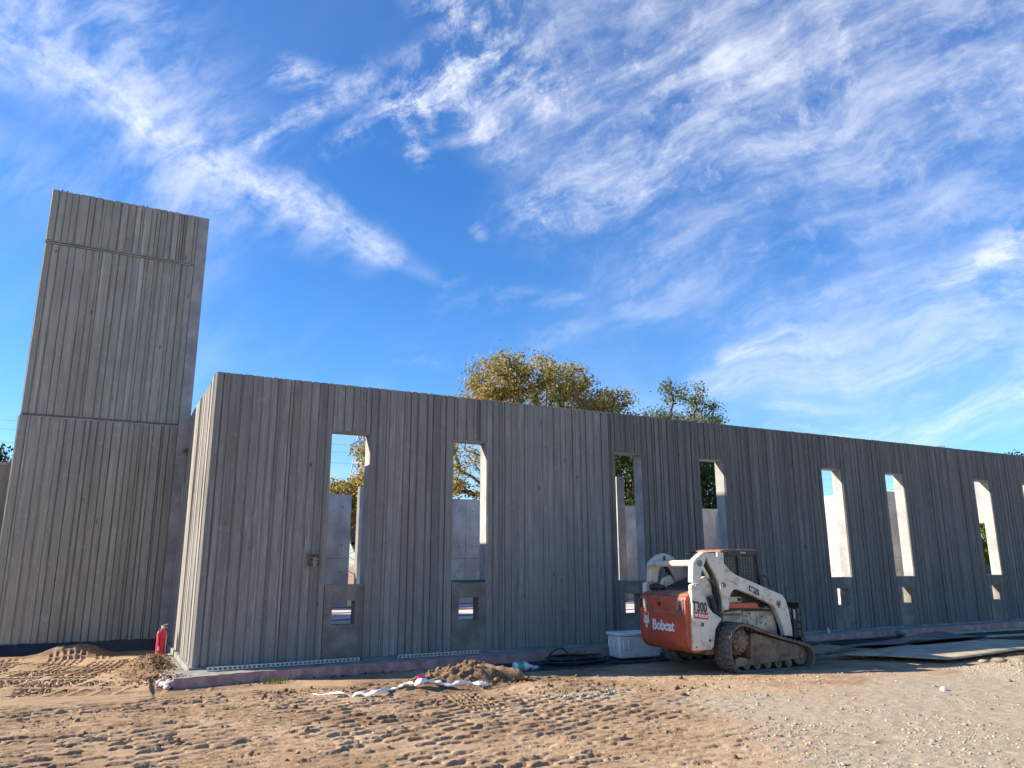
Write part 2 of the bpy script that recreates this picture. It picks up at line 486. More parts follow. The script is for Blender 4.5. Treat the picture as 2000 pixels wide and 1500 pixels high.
M['clear'] = plain('clear_plastic', (.55, .58, .58), .12, 0, .1)
M['hose'] = plain('black_hose', (.02, .021, .022), .4, 0, .3, 6, 0, (.10, .08, .06), .3)
M['green_hose'] = plain('green_hose', (.012, .13, .07), .35)
M['ribbon'] = plain('white_plastic_sheet', (.80, .78, .76), .45, 0, .05, 4, 0, (.55, .42, .32), .2)
M['can'] = plain('magenta_can', (.50, .02, .09), .35, .2, .2, 20, 0, (.8, .75, .75), .25, 14)
M['plywood'] = plain('weathered_plywood', (.47, .36, .235), .85, 0, .25, 2.2, .003, (.20, .16, .125), .4, 3)
M['tarp'] = plain('dark_blue_grey_sheet', (.14, .155, .165), .38, 0, .25, 2, 0, (.16, .14, .12), .3)
M['timber'] = plain('pale_timber', (.45, .39, .25), .8, 0, .2, 6)
M['block'] = smooth_concrete('concrete_lump', (.27, .225, .17), (.20, .155, .11), 5)
M['leaf_autumn'] = None
M['bark'] = plain('bark', (.12, .10, .085), .9, 0, .4, 6, .02)
M['pylon'] = plain('weathered_pylon_steel', (.20, .21, .21), .6, .3)
M['wire'] = plain('power_line', (.03, .03, .035), .6)
M['membrane'] = plain('black_membrane', (.012, .013, .016), .45, 0, .4, 3, .01, (.06, .055, .05), .15)
M['greenscreen'] = plain('green_fence_screen', (.012, .075, .05), .7)
M['lilac_pipe'] = plain('lilac_conduit', (.22, .18, .32), .5)
M['pex'] = plain('red_pipe', (.42, .05, .05), .4)
M['yellow_steel'] = plain('yellow_post_paint', (.75, .42, .02), .5)
M['litter'] = plain('dry_leaf_litter', (.14, .085, .045), .9, 0, .6, 30)
M['rust'] = plain('rusty_rebar', (.09, .06, .045), .9)


def leaf_mat(name, cols):
    m, N, b = new_mat(name)
    p = N.pos()
    isl = N.n('ShaderNodeNewGeometry').outputs['Random Per Island']
    r = N.n('ShaderNodeValToRGB')
    els = r.color_ramp.elements
    while len(els) < len(cols):
        els.new(0.5)
    for i, c in enumerate(cols):
        els[i].position = i / (len(cols) - 1)
        els[i].color = rgba(c)
    N.link(N.math('ADD', N.math('MULTIPLY', isl, .55), N.math('MULTIPLY', N.mapr(N.noise(p, .45, 3, .5), .3, .7), .45)), r.inputs[0])
    N.put(b.inputs['Base Color'], r.outputs[0])
    b.inputs['Roughness'].default_value = .55
    b.inputs['Specular IOR Level'].default_value = .3
    tr = N.n('ShaderNodeBsdfTranslucent'); N.link(r.outputs[0], tr.inputs[0])
    mx = N.n('ShaderNodeMixShader'); mx.inputs[0].default_value = .4
    out = [n for n in N.t.nodes if n.type == 'OUTPUT_MATERIAL'][0]
    N.link(b.outputs[0], mx.inputs[1]); N.link(tr.outputs[0], mx.inputs[2]); N.link(mx.outputs[0], out.inputs[0])
    return m


M['leaf_autumn'] = leaf_mat('autumn_leaves', [(.15, .155, .05), (.26, .245, .065), (.41, .315, .07), (.31, .22, .08), (.54, .42, .10)])
M['leaf_green'] = leaf_mat('green_leaves', [(.075, .11, .05), (.14, .18, .07), (.22, .24, .10)])
M['leaf_dark'] = leaf_mat('dark_green_leaves', [(.02, .04, .014), (.05, .075, .02), (.09, .11, .03)])
M['leaf_hedge'] = leaf_mat('hedge_leaves', [(.05, .085, .015), (.12, .16, .02), (.22, .24, .03)])

# ---------------------------------------------------------------- object helpers
def link_mesh(name, me, mat=None, parent=None, bevel=0.0, smooth=None):
    if mat is not None:
        me.materials.append(mat)
    o = bpy.data.objects.new(name, me)
    COL.objects.link(o)
    if parent is not None:
        o.parent = parent
    if bevel:
        b = o.modifiers.new('bevel', 'BEVEL'); b.width = bevel; b.segments = 2; b.limit_method = 'ANGLE'; b.angle_limit = R(30)
    if smooth:
        me.polygons.foreach_set('use_smooth', [True] * len(me.polygons))
        me.set_sharp_from_angle(angle=R(smooth))
    return o


def tag(o, label=None, cat=None, group=None, kind=None):
    if label: o['label'] = label
    if cat: o['category'] = cat
    if group: o['group'] = group
    if kind: o['kind'] = kind
    return o


def empty(name, loc=(0, 0, 0), rz=0.0, **kw):
    o = bpy.data.objects.new(name, None)
    o.empty_display_size = .2
    COL.objects.link(o)
    o.location = loc
    o.rotation_euler = (0, 0, rz)
    tag(o, **kw)
    return o


class MB:
    def __init__(s):
        s.v = []; s.f = []
    def add(s, vs, fs):
        b = len(s.v)
        s.v += [tuple(x) for x in vs]
        s.f += [tuple(i + b for i in f) for f in fs]
        return s
    def box(s, x0, x1, y0, y1, z0, z1):
        return s.add([(x0, y0, z0), (x1, y0, z0), (x1, y1, z0), (x0, y1, z0), (x0, y0, z1), (x1, y0, z1), (x1, y1, z1), (x0, y1, z1)],
                     [(0, 3, 2, 1), (4, 5, 6, 7), (0, 1, 5, 4), (1, 2, 6, 5), (2, 3, 7, 6), (3, 0, 4, 7)])
    def prism(s, poly, axis, a, b):
        """poly in the two other axes (x,z for 'y'; y,z for 'x'; x,y for 'z')"""
        area = sum(poly[i][0] * poly[(i + 1) % len(poly)][1] - poly[(i + 1) % len(poly)][0] * poly[i][1] for i in range(len(poly)))
        pl = list(poly) if area > 0 else list(poly)[::-1]
        n = len(pl)
        def P(u, w, d):
            return {'y': (u, d, w), 'x': (d, u, w), 'z': (u, w, d)}[axis]
        vs = [P(u, w, a) for u, w in pl] + [P(u, w, b) for u, w in pl]
        fr = tuple(range(n)); bk = tuple(range(2 * n - 1, n - 1, -1))
        sides = [(i, i + n, (i + 1) % n + n, (i + 1) % n) for i in range(n)]
        if (axis == 'y') != (a > b):
            pass
        s.add(vs, [fr, bk] + sides)
        return s
    def tube(s, pts, r, n=8, caps=True, r_end=None):
        pts = [Vector(p) for p in pts]
        rings = []
        prev = None
        for i, p in enumerate(pts):
            d = (pts[min(i + 1, len(pts) - 1)] - pts[max(i - 1, 0)])
            if d.length < 1e-9: d = Vector((0, 0, 1))
            d.normalize()
            if prev is None:
                a = d.orthogonal().normalized()
            else:
                a = prev - d * prev.dot(d)
                a = a.normalized() if a.length > 1e-6 else d.orthogonal().normalized()
            prev = a
            b = d.cross(a)
            rr = r if r_end is None else r + (r_end - r) * i / (len(pts) - 1)
            rings.append([p + (a * math.cos(2 * math.pi * k / n) + b * math.sin(2 * math.pi * k / n)) * rr for k in range(n)])
        vs = [q for ring in rings for q in ring]
        fs = []
        for i in range(len(pts) - 1):
            for k in range(n):
                fs.append((i * n + k, i * n + (k + 1) % n, (i + 1) * n + (k + 1) % n, (i + 1) * n + k))
        if caps:
            fs.append(tuple(range(n - 1, -1, -1)))
            fs.append(tuple(range((len(pts) - 1) * n, len(pts) * n)))
        return s.add(vs, fs)
    def lathe(s, prof, n=20, axis='z', org=(0, 0, 0)):
        vs = []
        for r, h in prof:
            for k in range(n):
                a = 2 * math.pi * k / n
                u, w = r * math.cos(a), r * math.sin(a)
                v = {'z': (u, w, h), 'y': (w, h, u), 'x': (h, u, w)}[axis]
                vs.append((v[0] + org[0], v[1] + org[1], v[2] + org[2]))
        fs = []
        for i in range(len(prof) - 1):
            for k in range(n):
                fs.append((i * n + k, i * n + (k + 1) % n, (i + 1) * n + (k + 1) % n, (i + 1) * n + k))
        fs.append(tuple(range(n - 1, -1, -1)))
        fs.append(tuple(range((len(prof) - 1) * n, len(prof) * n)))
        return s.add(vs, fs)
    def mesh(s, name):
        me = bpy.data.meshes.new(name)
        me.from_pydata(s.v, [], s.f)
        bm = bmesh.new(); bm.from_mesh(me)
        bmesh.ops.recalc_face_normals(bm, faces=bm.faces)
        bm.to_mesh(me); bm.free()
        return me
    def build(s, name, mat, parent=None, bevel=0.0, smooth=None):
        return link_mesh(name, s.mesh(name), mat, parent, bevel, smooth)


def text_part(name, body, size, mat, parent, origin, xdir, ydir, extrude=.0015, bold=0.0, sx=1.0, align='LEFT'):
    cu = bpy.data.curves.new(name, 'FONT')
    cu.body = body; cu.size = size; cu.extrude = extrude; cu.offset = bold; cu.align_x = align
    cu.resolution_u = 3
    tmp = bpy.data.objects.new('tmp', cu)
    COL.objects.link(tmp)
    dg = bpy.context.evaluated_depsgraph_get()
    me = bpy.data.meshes.new_from_object(tmp.evaluated_get(dg))
    bpy.data.objects.remove(tmp)
    me.materials.clear()
    X = Vector(xdir); Y = Vector(ydir); Z = X.cross(Y); o = Vector(origin)
    for v in me.vertices:
        v.co = o + X * (v.co.x * sx) + Y * v.co.y + Z * v.co.z
    return link_mesh(name, me, mat, parent)


# ---------------------------------------------------------------- ground
def build_ground():
    def axis(lo, hi, step, far_lo, far_hi):
        a = list(np.arange(lo, hi + 1e-6, step))
        s, x = step, hi
        up_ = []
        while x < far_hi:
            s *= 1.14; x += s; up_.append(x)
        s, x = step, lo
        dn = []
        while x > far_lo:
            s *= 1.14; x -= s; dn.append(x)
        return np.array(dn[::-1] + a + up_)
    xs = axis(-4.6, 9.2, .021, -900, 900)
    ys = axis(-9.8, -.6, .0155, -300, 1500)
    # keep the middle distance reasonably fine (heaps and prints beside the tower)
    ys = np.unique(np.concatenate([ys[ys < -.6], np.arange(-.6, 5.2, .03), ys[ys > 5.2]]))
    xs = np.unique(np.concatenate([xs[xs < 9.2], np.arange(9.2, 17, .05), xs[xs > 17]]))
    X, Y = np.meshgrid(xs, ys)
    Z = ground_h(X, Y)
    nx, ny = len(xs), len(ys)
    co = np.stack([X, Y, Z], -1).reshape(-1, 3).astype(np.float32)
    idx = np.arange(nx * ny, dtype=np.int32).reshape(ny, nx)
    q = np.stack([idx[:-1, :-1], idx[:-1, 1:], idx[1:, 1:], idx[1:, :-1]], -1).reshape(-1, 4)
    me = bpy.data.meshes.new('ground')
    me.vertices.add(len(co)); me.vertices.foreach_set('co', co.ravel())
    me.loops.add(q.size); me.loops.foreach_set('vertex_index', q.ravel())
    me.polygons.add(len(q))
    me.polygons.foreach_set('loop_start', np.arange(0, q.size, 4, dtype=np.int32))
    me.polygons.foreach_set('loop_total', np.full(len(q), 4, np.int32))
    me.update(calc_edges=True)
    fx, fy = X.ravel(), Y.ravel()
    g = gravel_mask(fx, fy)
    g = g * (.35 * sstep(-2.6, -4.0, fy) + .65 * sstep(-4.2, -6.4, fy + .12 * (fx - 8))) + .62 * sstep(.70, .35, np.hypot((fx - 4.7) / 1.3, (fy + 4.3) / .55)) + sstep(11.2, 12.0, fx) * sstep(-4.6, -5.2, fy)
    g = np.clip(g, 0, 1) * (0.55 + .45 * sstep(.35, .6, fbm(fx * .8, fy * .8, 200, 3)))
    asp = sstep(12.0, 14.5, fx) * sstep(-3.6, -2.4, fy) * (fy < .2)
    asp = np.maximum(asp, .62 * sstep(3.0, 5.0, fx) * sstep(-2.6, -1.5, fy) * sstep(12.5, 11, fx))
    loose = np.clip(sstep(1.2, .3, np.hypot((fx - 3.9) / 1.5, (fy + 2.6) / .75)) + sstep(1.2, .3, np.hypot((fx + 1.75) / 1.1, (fy - 4.5) / .7)) * .7
                    + sstep(1., .3, np.hypot((fx + .6) / .5, (fy - 1.2) / 2.0)) + .55 * sstep(.58, .72, fbm(fx * .7, fy * .9, 222, 3)), 0, 1)
    for nm, arr in (('gravel', g), ('asphalt', asp), ('loose', loose)):
        a = me.attributes.new(nm, 'FLOAT', 'POINT')
        a.data.foreach_set('value', np.asarray(arr, np.float32))
    o = link_mesh('ground', me, M['ground'])
    tag(o, 'churned tan soil with track prints turning to gravel on the right', None, None, 'structure')


build_ground()

ICO_T = (1 + 5 ** .5) / 2
ICO = np.array([(-1, ICO_T, 0), (1, ICO_T, 0), (-1, -ICO_T, 0), (1, -ICO_T, 0), (0, -1, ICO_T), (0, 1, ICO_T), (0, -1, -ICO_T), (0, 1, -ICO_T),
                (ICO_T, 0, -1), (ICO_T, 0, 1), (-ICO_T, 0, -1), (-ICO_T, 0, 1)]) / math.hypot(1, ICO_T)
ICO_F = np.array([(0, 11, 5), (0, 5, 1), (0, 1, 7), (0, 7, 10), (0, 10, 11), (1, 5, 9), (5, 11, 4), (11, 10, 2), (10, 7, 6), (7, 1, 8), (3, 9, 4), (3, 4, 2),
                  (3, 2, 6), (3, 6, 8), (3, 8, 9), (4, 9, 5), (2, 4, 11), (6, 2, 10), (8, 6, 7), (9, 8, 1)])


def stones(name, P, size, mat, flat=.65, smooth=False):
    n = len(P)
    j = ICO[None] * rng.uniform(.72, 1.2, (n, 12, 1))
    sc = size[:, None, None] * np.stack([rng.uniform(.7, 1.3, n), rng.uniform(.7, 1.3, n), rng.uniform(flat * .6, flat * 1.2, n)], -1)[:, None]
    a = rng.uniform(0, 2 * math.pi, n); c, s = np.cos(a)[:, None], np.sin(a)[:, None]
    v = j * sc
    v = np.stack([v[..., 0] * c - v[..., 1] * s, v[..., 0] * s + v[..., 1] * c, v[..., 2]], -1) + P[:, None]
    f = (ICO_F[None] + (np.arange(n) * 12)[:, None, None]).reshape(-1, 3).astype(np.int32)
    me = bpy.data.meshes.new(name)
    me.vertices.add(n * 12); me.vertices.foreach_set('co', v.astype(np.float32).ravel())
    me.loops.add(f.size); me.loops.foreach_set('vertex_index', f.ravel())
    me.polygons.add(len(f))
    me.polygons.foreach_set('loop_start', np.arange(0, f.size, 3, dtype=np.int32))
    me.polygons.foreach_set('loop_total', np.full(len(f), 3, np.int32))
    me.update(calc_edges=True)
    if smooth:
        me.polygons.foreach_set('use_smooth', np.ones(len(f), bool))
    return link_mesh(name, me, mat)


def stone_mat():
    m, N, b = new_mat('mixed_gravel')
    isl = N.n('ShaderNodeNewGeometry').outputs['Random Per Island']
    r = N.n('ShaderNodeValToRGB')
    for i, c in enumerate([(.22, .18, .135), (.52, .46, .37)]):
        r.color_ramp.elements[i].color = rgba(c)
    e = r.color_ramp.elements.new(.5); e.color = rgba((.37, .31, .235))
    N.link(isl, r.inputs[0])
    N.put(b.inputs['Base Color'], N.mix(N.math('MULTIPLY', N.noise(N.pos(), 60, 3, .6), .5), r.outputs[0], rgba((.30, .235, .16))))
    b.inputs['Roughness'].default_value = .9
    return m


def scatter():
    # gravel
    n = 60000
    x = rng.uniform(2.2, 15, n); y = rng.uniform(-10, -2.2, n)
    g = gravel_mask(x, y) * sstep(-2.8, -4.6, y)
    patch = sstep(.46, .62, fbm(x * 1.0, y * 1.3, 140, 3))
    near = sstep(-5.2, -7.5, y + .28 * (x - 4))
    dens = .8 * g * np.clip(.02 + .20 * patch + .55 * near * sstep(.42, .6, fbm(x * .9 + 3, y * 1.1, 143, 3)) * sstep(.3, .5, fbm(x * 1.3, y * 1.3, 141, 2)), 0, 1)
    pile = sstep(11.3, 12.1, x) * sstep(-4.8, -5.4, y)
    spot = .9 * sstep(.8, .3, np.hypot((x - 4.75) / 1.0, (y + 4.25) / .35)) * (fbm(x * 2, y * 2, 5, 2) > .42)
    spot2 = sstep(.5, .2, np.hypot((x - 7.3) / .35, (y + 5.0) / .2))
    dens = np.clip(dens + pile + spot + spot2, 0, 1)
    keep = rng.uniform(0, 1, n) < dens
    x, y = x[keep][:26000], y[keep][:26000]
    z = ground_h(x, y)
    s = rng.gamma(2.2, .0030, len(x)) + .003
    o = stones('gravel', np.stack([x, y, z + s * .25], -1), s, stone_mat())
    tag(o, 'loose pale grey gravel strewn over the soil', None, None, 'stuff')
    # clods
    n = 26000
    x = rng.uniform(-4.5, 9, n); y = rng.uniform(-9.5, -1.0, n)
    d = .10 * sstep(.50, .68, fbm(x * 1.2, y * 1.5, 150, 3)) * (1 - gravel_mask(x, y) * .9) * sstep(-1.6, -2.4, y)
    d = d + 2.0 * sstep(1.05, .5, np.hypot((x - 3.75) / 1.35, (y + 2.60) / .62)) * sstep(.2, .5, fbm(x * 4, y * 4, 151, 2))
    d = d + .5 * sstep(1.0, .3, np.hypot((x - 4.6) / 1.6, (y + 3.9) / .45)) + .35 * sstep(1., .4, np.hypot((x - 1.6) / 2.2, (y + 2.4) / .5))
    d = d + .3 * sstep(1., .3, np.hypot((x - 6.0) / 1.2, (y + 4.4) / .3))
    keep = rng.uniform(0, 1, n) < d
    x, y = x[keep], y[keep]
    x2 = rng.normal(-.45, .28, 2200); y2 = rng.uniform(-.75, 3.0, 2200)
    k = (x2 < -.14) | ((y2 < -.3) & (x2 < -.0))
    x, y = np.concatenate([x, x2[k]]), np.concatenate([y, y2[k]])
    z = np.maximum(ground_h(x, y), np.where((x > -.41) & (y > -.66), .045, -9))
    z = np.maximum(z, np.where((x > -.30) & (y > -.70), .085, -9))
    s = rng.gamma(1.6, .0075, len(x)) + .004
    s = np.minimum(s, .05)
    s[-int(k.sum()):] *= .62
    o = stones('soil_clods', np.stack([x, y, z + s * .3], -1), s, M['clod'], .8)
    tag(o, 'crumbled brown clods of dug soil', None, None, 'stuff')


scatter()

# ---------------------------------------------------------------- building
H = 5.0
ZW, ZS = 4.11, 1.36               # window head and sill
ZB = .135                         # foot of the board marks
WT = .33                          # wall thickness
WINDOWS = [2.09, 4.51, 8.36, 10.77, 14.82, 17.28, 21.23, 23.65]
WWID = .72
XEND = 29.0


def rib_mesh(w, z0, z1, da, db, ca, cb):
    """one board print: face proud of the wall and slightly tilted, edges sloping back; x along the wall, face to -y.
    The face wanders a little up the height as a rough sawn board does."""
    n = 5
    vs = []
    for k in range(n + 1):
        z = z0 + (z1 - z0) * k / n
        j = rib_mesh.rs.uniform(-.0035, .0035); e = rib_mesh.rs.uniform(-.004, .004)
        vs += [(0, 0, z), (min(ca, w * .3) + e, -da + j, z), (w - min(cb, w * .3) + e, -db + j, z), (w, 0, z)]
    fs = []
    for k in range(n):
        for q in range(4):
            fs.append((k * 4 + q, k * 4 + (q + 1) % 4, k * 4 + 4 + (q + 1) % 4, k * 4 + 4 + q))
    fs += [(3, 2, 1, 0), (n * 4, n * 4 + 1, n * 4 + 2, n * 4 + 3)]
    mb = MB()
    mb.add(vs, fs)
    return mb.mesh('rib')


rib_mesh.rs = random.Random(77)


def ribs_run(parent, x0, x1, z0, z1, mat, place, rs, thin=1.0):
    """fill a run of wall with boards of uneven width and depth"""
    x = x0
    prev = .03
    while x < x1 - .02:
        kind = rs.random()
        w = rs.uniform(.11, .17) if kind < .58 else (rs.uniform(.045, .08) if kind < .82 else rs.uniform(.17, .22))
        w *= thin
        if x + w > x1 - .045:
            w = x1 - x
        gap = rs.choice([.0005, .001, .001, .002, .003, .006])
        dep = rs.uniform(.014, .038)
        dep2 = min(.044, max(.010, dep + rs.uniform(-.010, .010)))
        if w > .025:
            o = link_mesh('rib', rib_mesh(max(.02, w - gap), z0 + rs.uniform(-.004, .004), z1 + rs.uniform(-.003, .003), dep, dep2,
                                          rs.uniform(.003, .03), rs.uniform(.003, .03)), mat, parent)
            o.matrix_local = place(x + gap / 2)
        x += w


def front_wall():
    root = empty('front_wall', (0, 0, 0), 0, label='long board marked concrete wall pierced by a row of tall narrow openings', cat='wall')
    core = MB()
    YF, YBK = .046, WT
    xs = [0.0]
    for w in WINDOWS:
        xs += [w, w + WWID]
    xs.append(XEND)
    for i in range(0, len(xs), 2):
        core.box(xs[i] + (.04 if i == 0 else 0), xs[i + 1], YF, YBK, -.15, H - .004)
    for w in WINDOWS:
        core.box(w + .001, w + WWID - .001, YF, YBK, ZW, H - .006)
    core.build('wall_core', M['jamb'], root)
    rs = random.Random(3)
    JOINT = 8.19
    place = lambda x: Matrix.Translation((x, YF - .001, 0))
    runs = []
    bounds = [0.0] + [v for w in WINDOWS for v in (w, w + WWID)] + [XEND]
    for i in range(0, len(bounds), 2):
        a, b = bounds[i], bounds[i + 1]
        if a < JOINT < b:
            runs += [(a, JOINT - .006), (JOINT + .006, b)]
        else:
            runs.append((a, b))
    for a, b in runs:
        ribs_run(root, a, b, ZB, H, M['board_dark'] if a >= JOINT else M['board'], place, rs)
    for w in WINDOWS:
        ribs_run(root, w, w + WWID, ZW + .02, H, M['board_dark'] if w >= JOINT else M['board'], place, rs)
    # rendered infill below each opening, with its own small square hole
    for w in WINDOWS:
        ip = MB()
        y0, y1 = .028, WT - .03
        a, b, c, d = w + .004, w + .15, w + .57, w + WWID - .004
        ip.box(a, b, y0, y1, -.1, ZS); ip.box(c, d, y0, y1, -.1, ZS)
        ip.box(b, c, y0 + .003, y1, -.1, .695); ip.box(b, c, y0 - .006, y1, 1.105, ZS - .002)
        ip.build('infill_panel', M['infill'], root)
        MB().box(a - .0, d, y0 - .014, y1 + .004, ZS, ZS + .022).build('sill', M['plinth'], root, .004)
    pl = MB()
    bb = bounds
    for i in range(0, len(bb), 2):
        pl.box(bb[i] - (.02 if i == 0 else 0), bb[i + 1], -.035, .04, -.12, ZB - .004)
    pl.build('plinth', M['plinth'], root, .006)
    # cast-in box with a lump of mortar
    rb = MB()
    x0, x1, z0, z1 = 1.74, 1.985, 1.685, 1.925
    for bx in [(x0, x0 + .018, z0, z1), (x1 - .018, x1, z0, z1), (x0 + .018, x1 - .018, z0, z0 + .018), (x0 + .018, x1 - .018, z1 - .018, z1)]:
        rb.box(bx[0], bx[1], -.012, .05, bx[2], bx[3])
    f = rb.build('recess_frame', M['core'], root)
    MB().box(x0 + .018, x1 - .018, -.004, .045, z0 + .018, z1 - .018).build('recess_back', M['litter'], f)
    lump = MB()
    lump.tube([(1.885, -.01, 1.70), (1.885, -.03, 1.76), (1.875, -.035, 1.80)], .03, 8, True, .05)
    lump.tube([(1.85, -.025, 1.815), (1.895, -.035, 1.83), (1.92, -.02, 1.81)], .035, 8)
    lump.build('mortar_lump', M['plinth'], f, 0, 60)
    return root


front_wall()


def side_wall():
    root = empty('side_wall', (0, 0, 0), 0, label='sunlit board marked concrete return wall running back from the corner to the tower', cat='wall')
    core = MB()
    x0, x1 = .046, .30
    y1 = 5.0
    core.box(x0, x1, .302, 4.42, -.15, H - .004)
    core.box(x0, x1, 4.42, 4.995, -.15, 3.5)
    core.box(x0, x1, 4.42, 4.995, 4.2, H - .004)
    core.box(.20, x1, 4.42, 4.995, 3.5, 4.2)
    core.box(.062, x1 - .002, 4.995, 6.4, -.15, H - .006)
    core.build('wall_core', M['jamb'], root)
    rs = random.Random(9)
    # local x of a rib runs along +Y of the world mirrored so that its face looks to -X
    def place(s):
        return Matrix(((0, 1, 0, .045), (-1, 0, 0, s), (0, 0, 1, 0), (0, 0, 0, 1)))
    def run(a, b, z0, z1):
        ribs_run(root, -b, -a, z0, z1, M['board'], lambda s: place(-s), rs)
    run(0.0, 4.42, ZB, H); run(4.42, 4.99, ZB, 3.5); run(4.42, 4.99, 4.22, H)
    MB().box(-.03, .04, .045, 4.99, -.12, ZB - .004).build('plinth', M['plinth'], root, .006)
    lt = MB().box(-.05, .045, 4.36, 4.99, 4.2, 4.235)
    lt.build('drip_ledge', M['core'], root)


side_wall()


def tower():
    root = empty('tower', (-1.6, 5.0, 0), 0, label='tall square concrete tower with board marks and two horizontal grooves', cat='tower')
    x0, x1, yf, dep, top = -3.27, .055, 5.05, 3.0, 10.0
    def L(mb):
        mb.v = [(v[0] + 1.6, v[1] - 5.0, v[2]) for v in mb.v]
        return mb
    L(MB().box(x0 + .02, x1 - .24, yf + .012, yf + dep, -.1, top - .004)).build('tower_core', M['core'], root)
    L(MB().box(x1 - .239, x1, yf - .008, yf + dep + .004, -.1, top + .0)).build('smooth_edge_strip', M['jamb'], root, .008)
    rs = random.Random(15)
    tiers = [(.18, 4.80), (4.865, 8.70), (8.79, top)]
    for ti, (z0, z1) in enumerate(tiers):
        xa, xb = x0 - .03 * (ti == 0), x1 - .245
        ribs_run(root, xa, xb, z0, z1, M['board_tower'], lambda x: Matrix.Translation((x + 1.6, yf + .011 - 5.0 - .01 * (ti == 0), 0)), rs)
    # grooves: a projecting drip line above each joint
    g = L(MB().box(x0, x1 - .246, yf - .036, yf + .01, 4.795, 4.815)); g.build('joint_ledge', M['jamb'], root)
    g = L(MB().box(x0, x1 - .246, yf - .028, yf + .01, 8.715, 8.735)); g.build('joint_ledge', M['jamb'], root)
    g = L(MB().box(x0, x1 - .246, yf - .028, yf + .01, 8.762, 8.78)); g.build('joint_ledge', M['jamb'], root)
    # boards on the left flank
    def placeL(s):
        return Matrix(((0, 1, 0, x0 + 1.6 + .02), (-1, 0, 0, s - 5.0), (0, 0, 1, 0), (0, 0, 0, 1)))
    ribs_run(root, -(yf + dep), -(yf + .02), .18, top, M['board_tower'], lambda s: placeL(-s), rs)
    for x in (-3.1, -3.0, -1.43, -1.34):
        m = L(MB().tube([(x, yf + .12, top - .05), (x, yf + .12, top + .07), (x + .025, yf + .12, top + .085)], .012, 6))
        m.build('rebar_stub', M['rust'], root)
    mem = MB()
    n = 24
    top_, bot = [], []
    for i in range(n + 1):
        x = x0 - .03 + (x1 - .25 - x0) * i / n
        top_.append((x + 1.6, -.03 - .02 * rs.random(), .19 + .012 * rs.uniform(-1, 1)))
        bot.append((x + 1.6, -.09 - .09 * rs.random(), -.06))
    bt = [(a[0], .05, a[2]) for a in top_]
    mem.add(top_ + bot + bt, [(i, i + 1, n + 1 + i + 1, n + 1 + i) for i in range(n)] + [(2 * n + 2 + i, 2 * n + 3 + i, i + 1, i) for i in range(n)])
    mem.build('waterproof_membrane', M['membrane'], root, 0, 50)


tower()


def panel_wall(name, x0, x1, y0, y1, z0, z1, label, face='-y', lift=1.9, pw=1.2, mat='panel'):
    """smooth concrete wall cast in formwork panels: each panel print stands proud of recessed seams; tie holes"""
    root = empty(name, ((x0 + x1) / 2, (y0 + y1) / 2, 0), 0, label=label, cat='wall')
    ox, oy = root.location.x, root.location.y
    MB().box(x0 - ox, x1 - ox, y0 - oy, y1 - oy, z0, z1).build('wall_core', M['core'], root)
    zs = [z0, lift, z1] if z1 - z0 > 2.2 else [z0, z1]
    def seg(a, b):
        n = max(1, round((b - a) / pw))
        return [a + (b - a) * i / n for i in range(n + 1)]
    if face == '-y':
        ss = seg(x0, x1)
    else:
        ss = seg(y0, y1)
    for i in range(len(ss) - 1):
        for k in range(len(zs) - 1):
            a, b, c, d = ss[i] + .006, ss[i + 1] - .006, zs[k] + .006, zs[k + 1] - .006
            if face == '-y':
                p = MB().box(a - ox, b - ox, y0 - .012 - oy, y0 + .003 - oy, c, d)
            else:
                p = MB().box(x0 - .012 - ox, x0 + .003 - ox, a - oy, b - oy, c, d)
            po = p.build('formwork_panel', M[mat], root)
            h = MB()
            for u in (.2, .8):
                for w in (.2, .8):
                    U, W_ = a + (b - a) * u, c + (d - c) * w
                    if face == '-y':
                        h.lathe([(.022, y0 - .0135 - oy), (.022, y0 - .008 - oy)], 8, 'y', (U - ox, 0, W_))
                    else:
                        h.lathe([(.022, x0 - .0135 - ox), (.022, x0 - .008 - ox)], 8, 'x', (0, U - oy, W_))
            h.build('tie_holes', M['black'], po)
    return root


panel_wall('rear_wall', .31, 5.30, 9.9, 10.2, -.1, 3.84, 'pale formwork concrete wall seen behind the first tall opening')
panel_wall('rear_wall', 5.56, 25.0, 9.9, 10.2, -.1, 3.84, 'long pale formwork concrete wall across the back of the floor')
panel_wall('pillar_wall', 4.93, 5.75, 7.8, 8.0, -.1, 3.9, 'short concrete wall with a sunlit end standing in front of the rear wall')
panel_wall('return_wall', 13.75, 14.05, 7.6, 9.87, -.1, 4.6, 'tan concrete return wall seen through the third tall opening', '-x', 2.2)
panel_wall('cross_wall', 20.25, 20.5, 3.55, 9.87, -.1, 3.95, 'sunlit concrete cross wall glimpsed through the fifth tall opening', '-x')
panel_wall('shaded_wall', 20.3, 23.6, 3.2, 3.5, -.1, 4.05, 'shaded brown concrete wall seen through the sixth tall opening')


def gate_wall():
    root = empty('doorway_wall', (27.0, 4, 0), 0, label='sunlit concrete wall over a doorway with hedge beyond, at the seventh opening', cat='wall')
    MB().box(0, .3, -3.4, 5.8, 3.13, 4.6).build('lintel', M['jamb'], root)
    MB().box(0, .3, 3.2, 5.8, -.1, 3.125).build('wall_pier', M['jamb'], root)
    MB().box(-.02, .02, -.25, -.21, 4.05, 4.5).build('conduit', M['grey_plastic'], root)


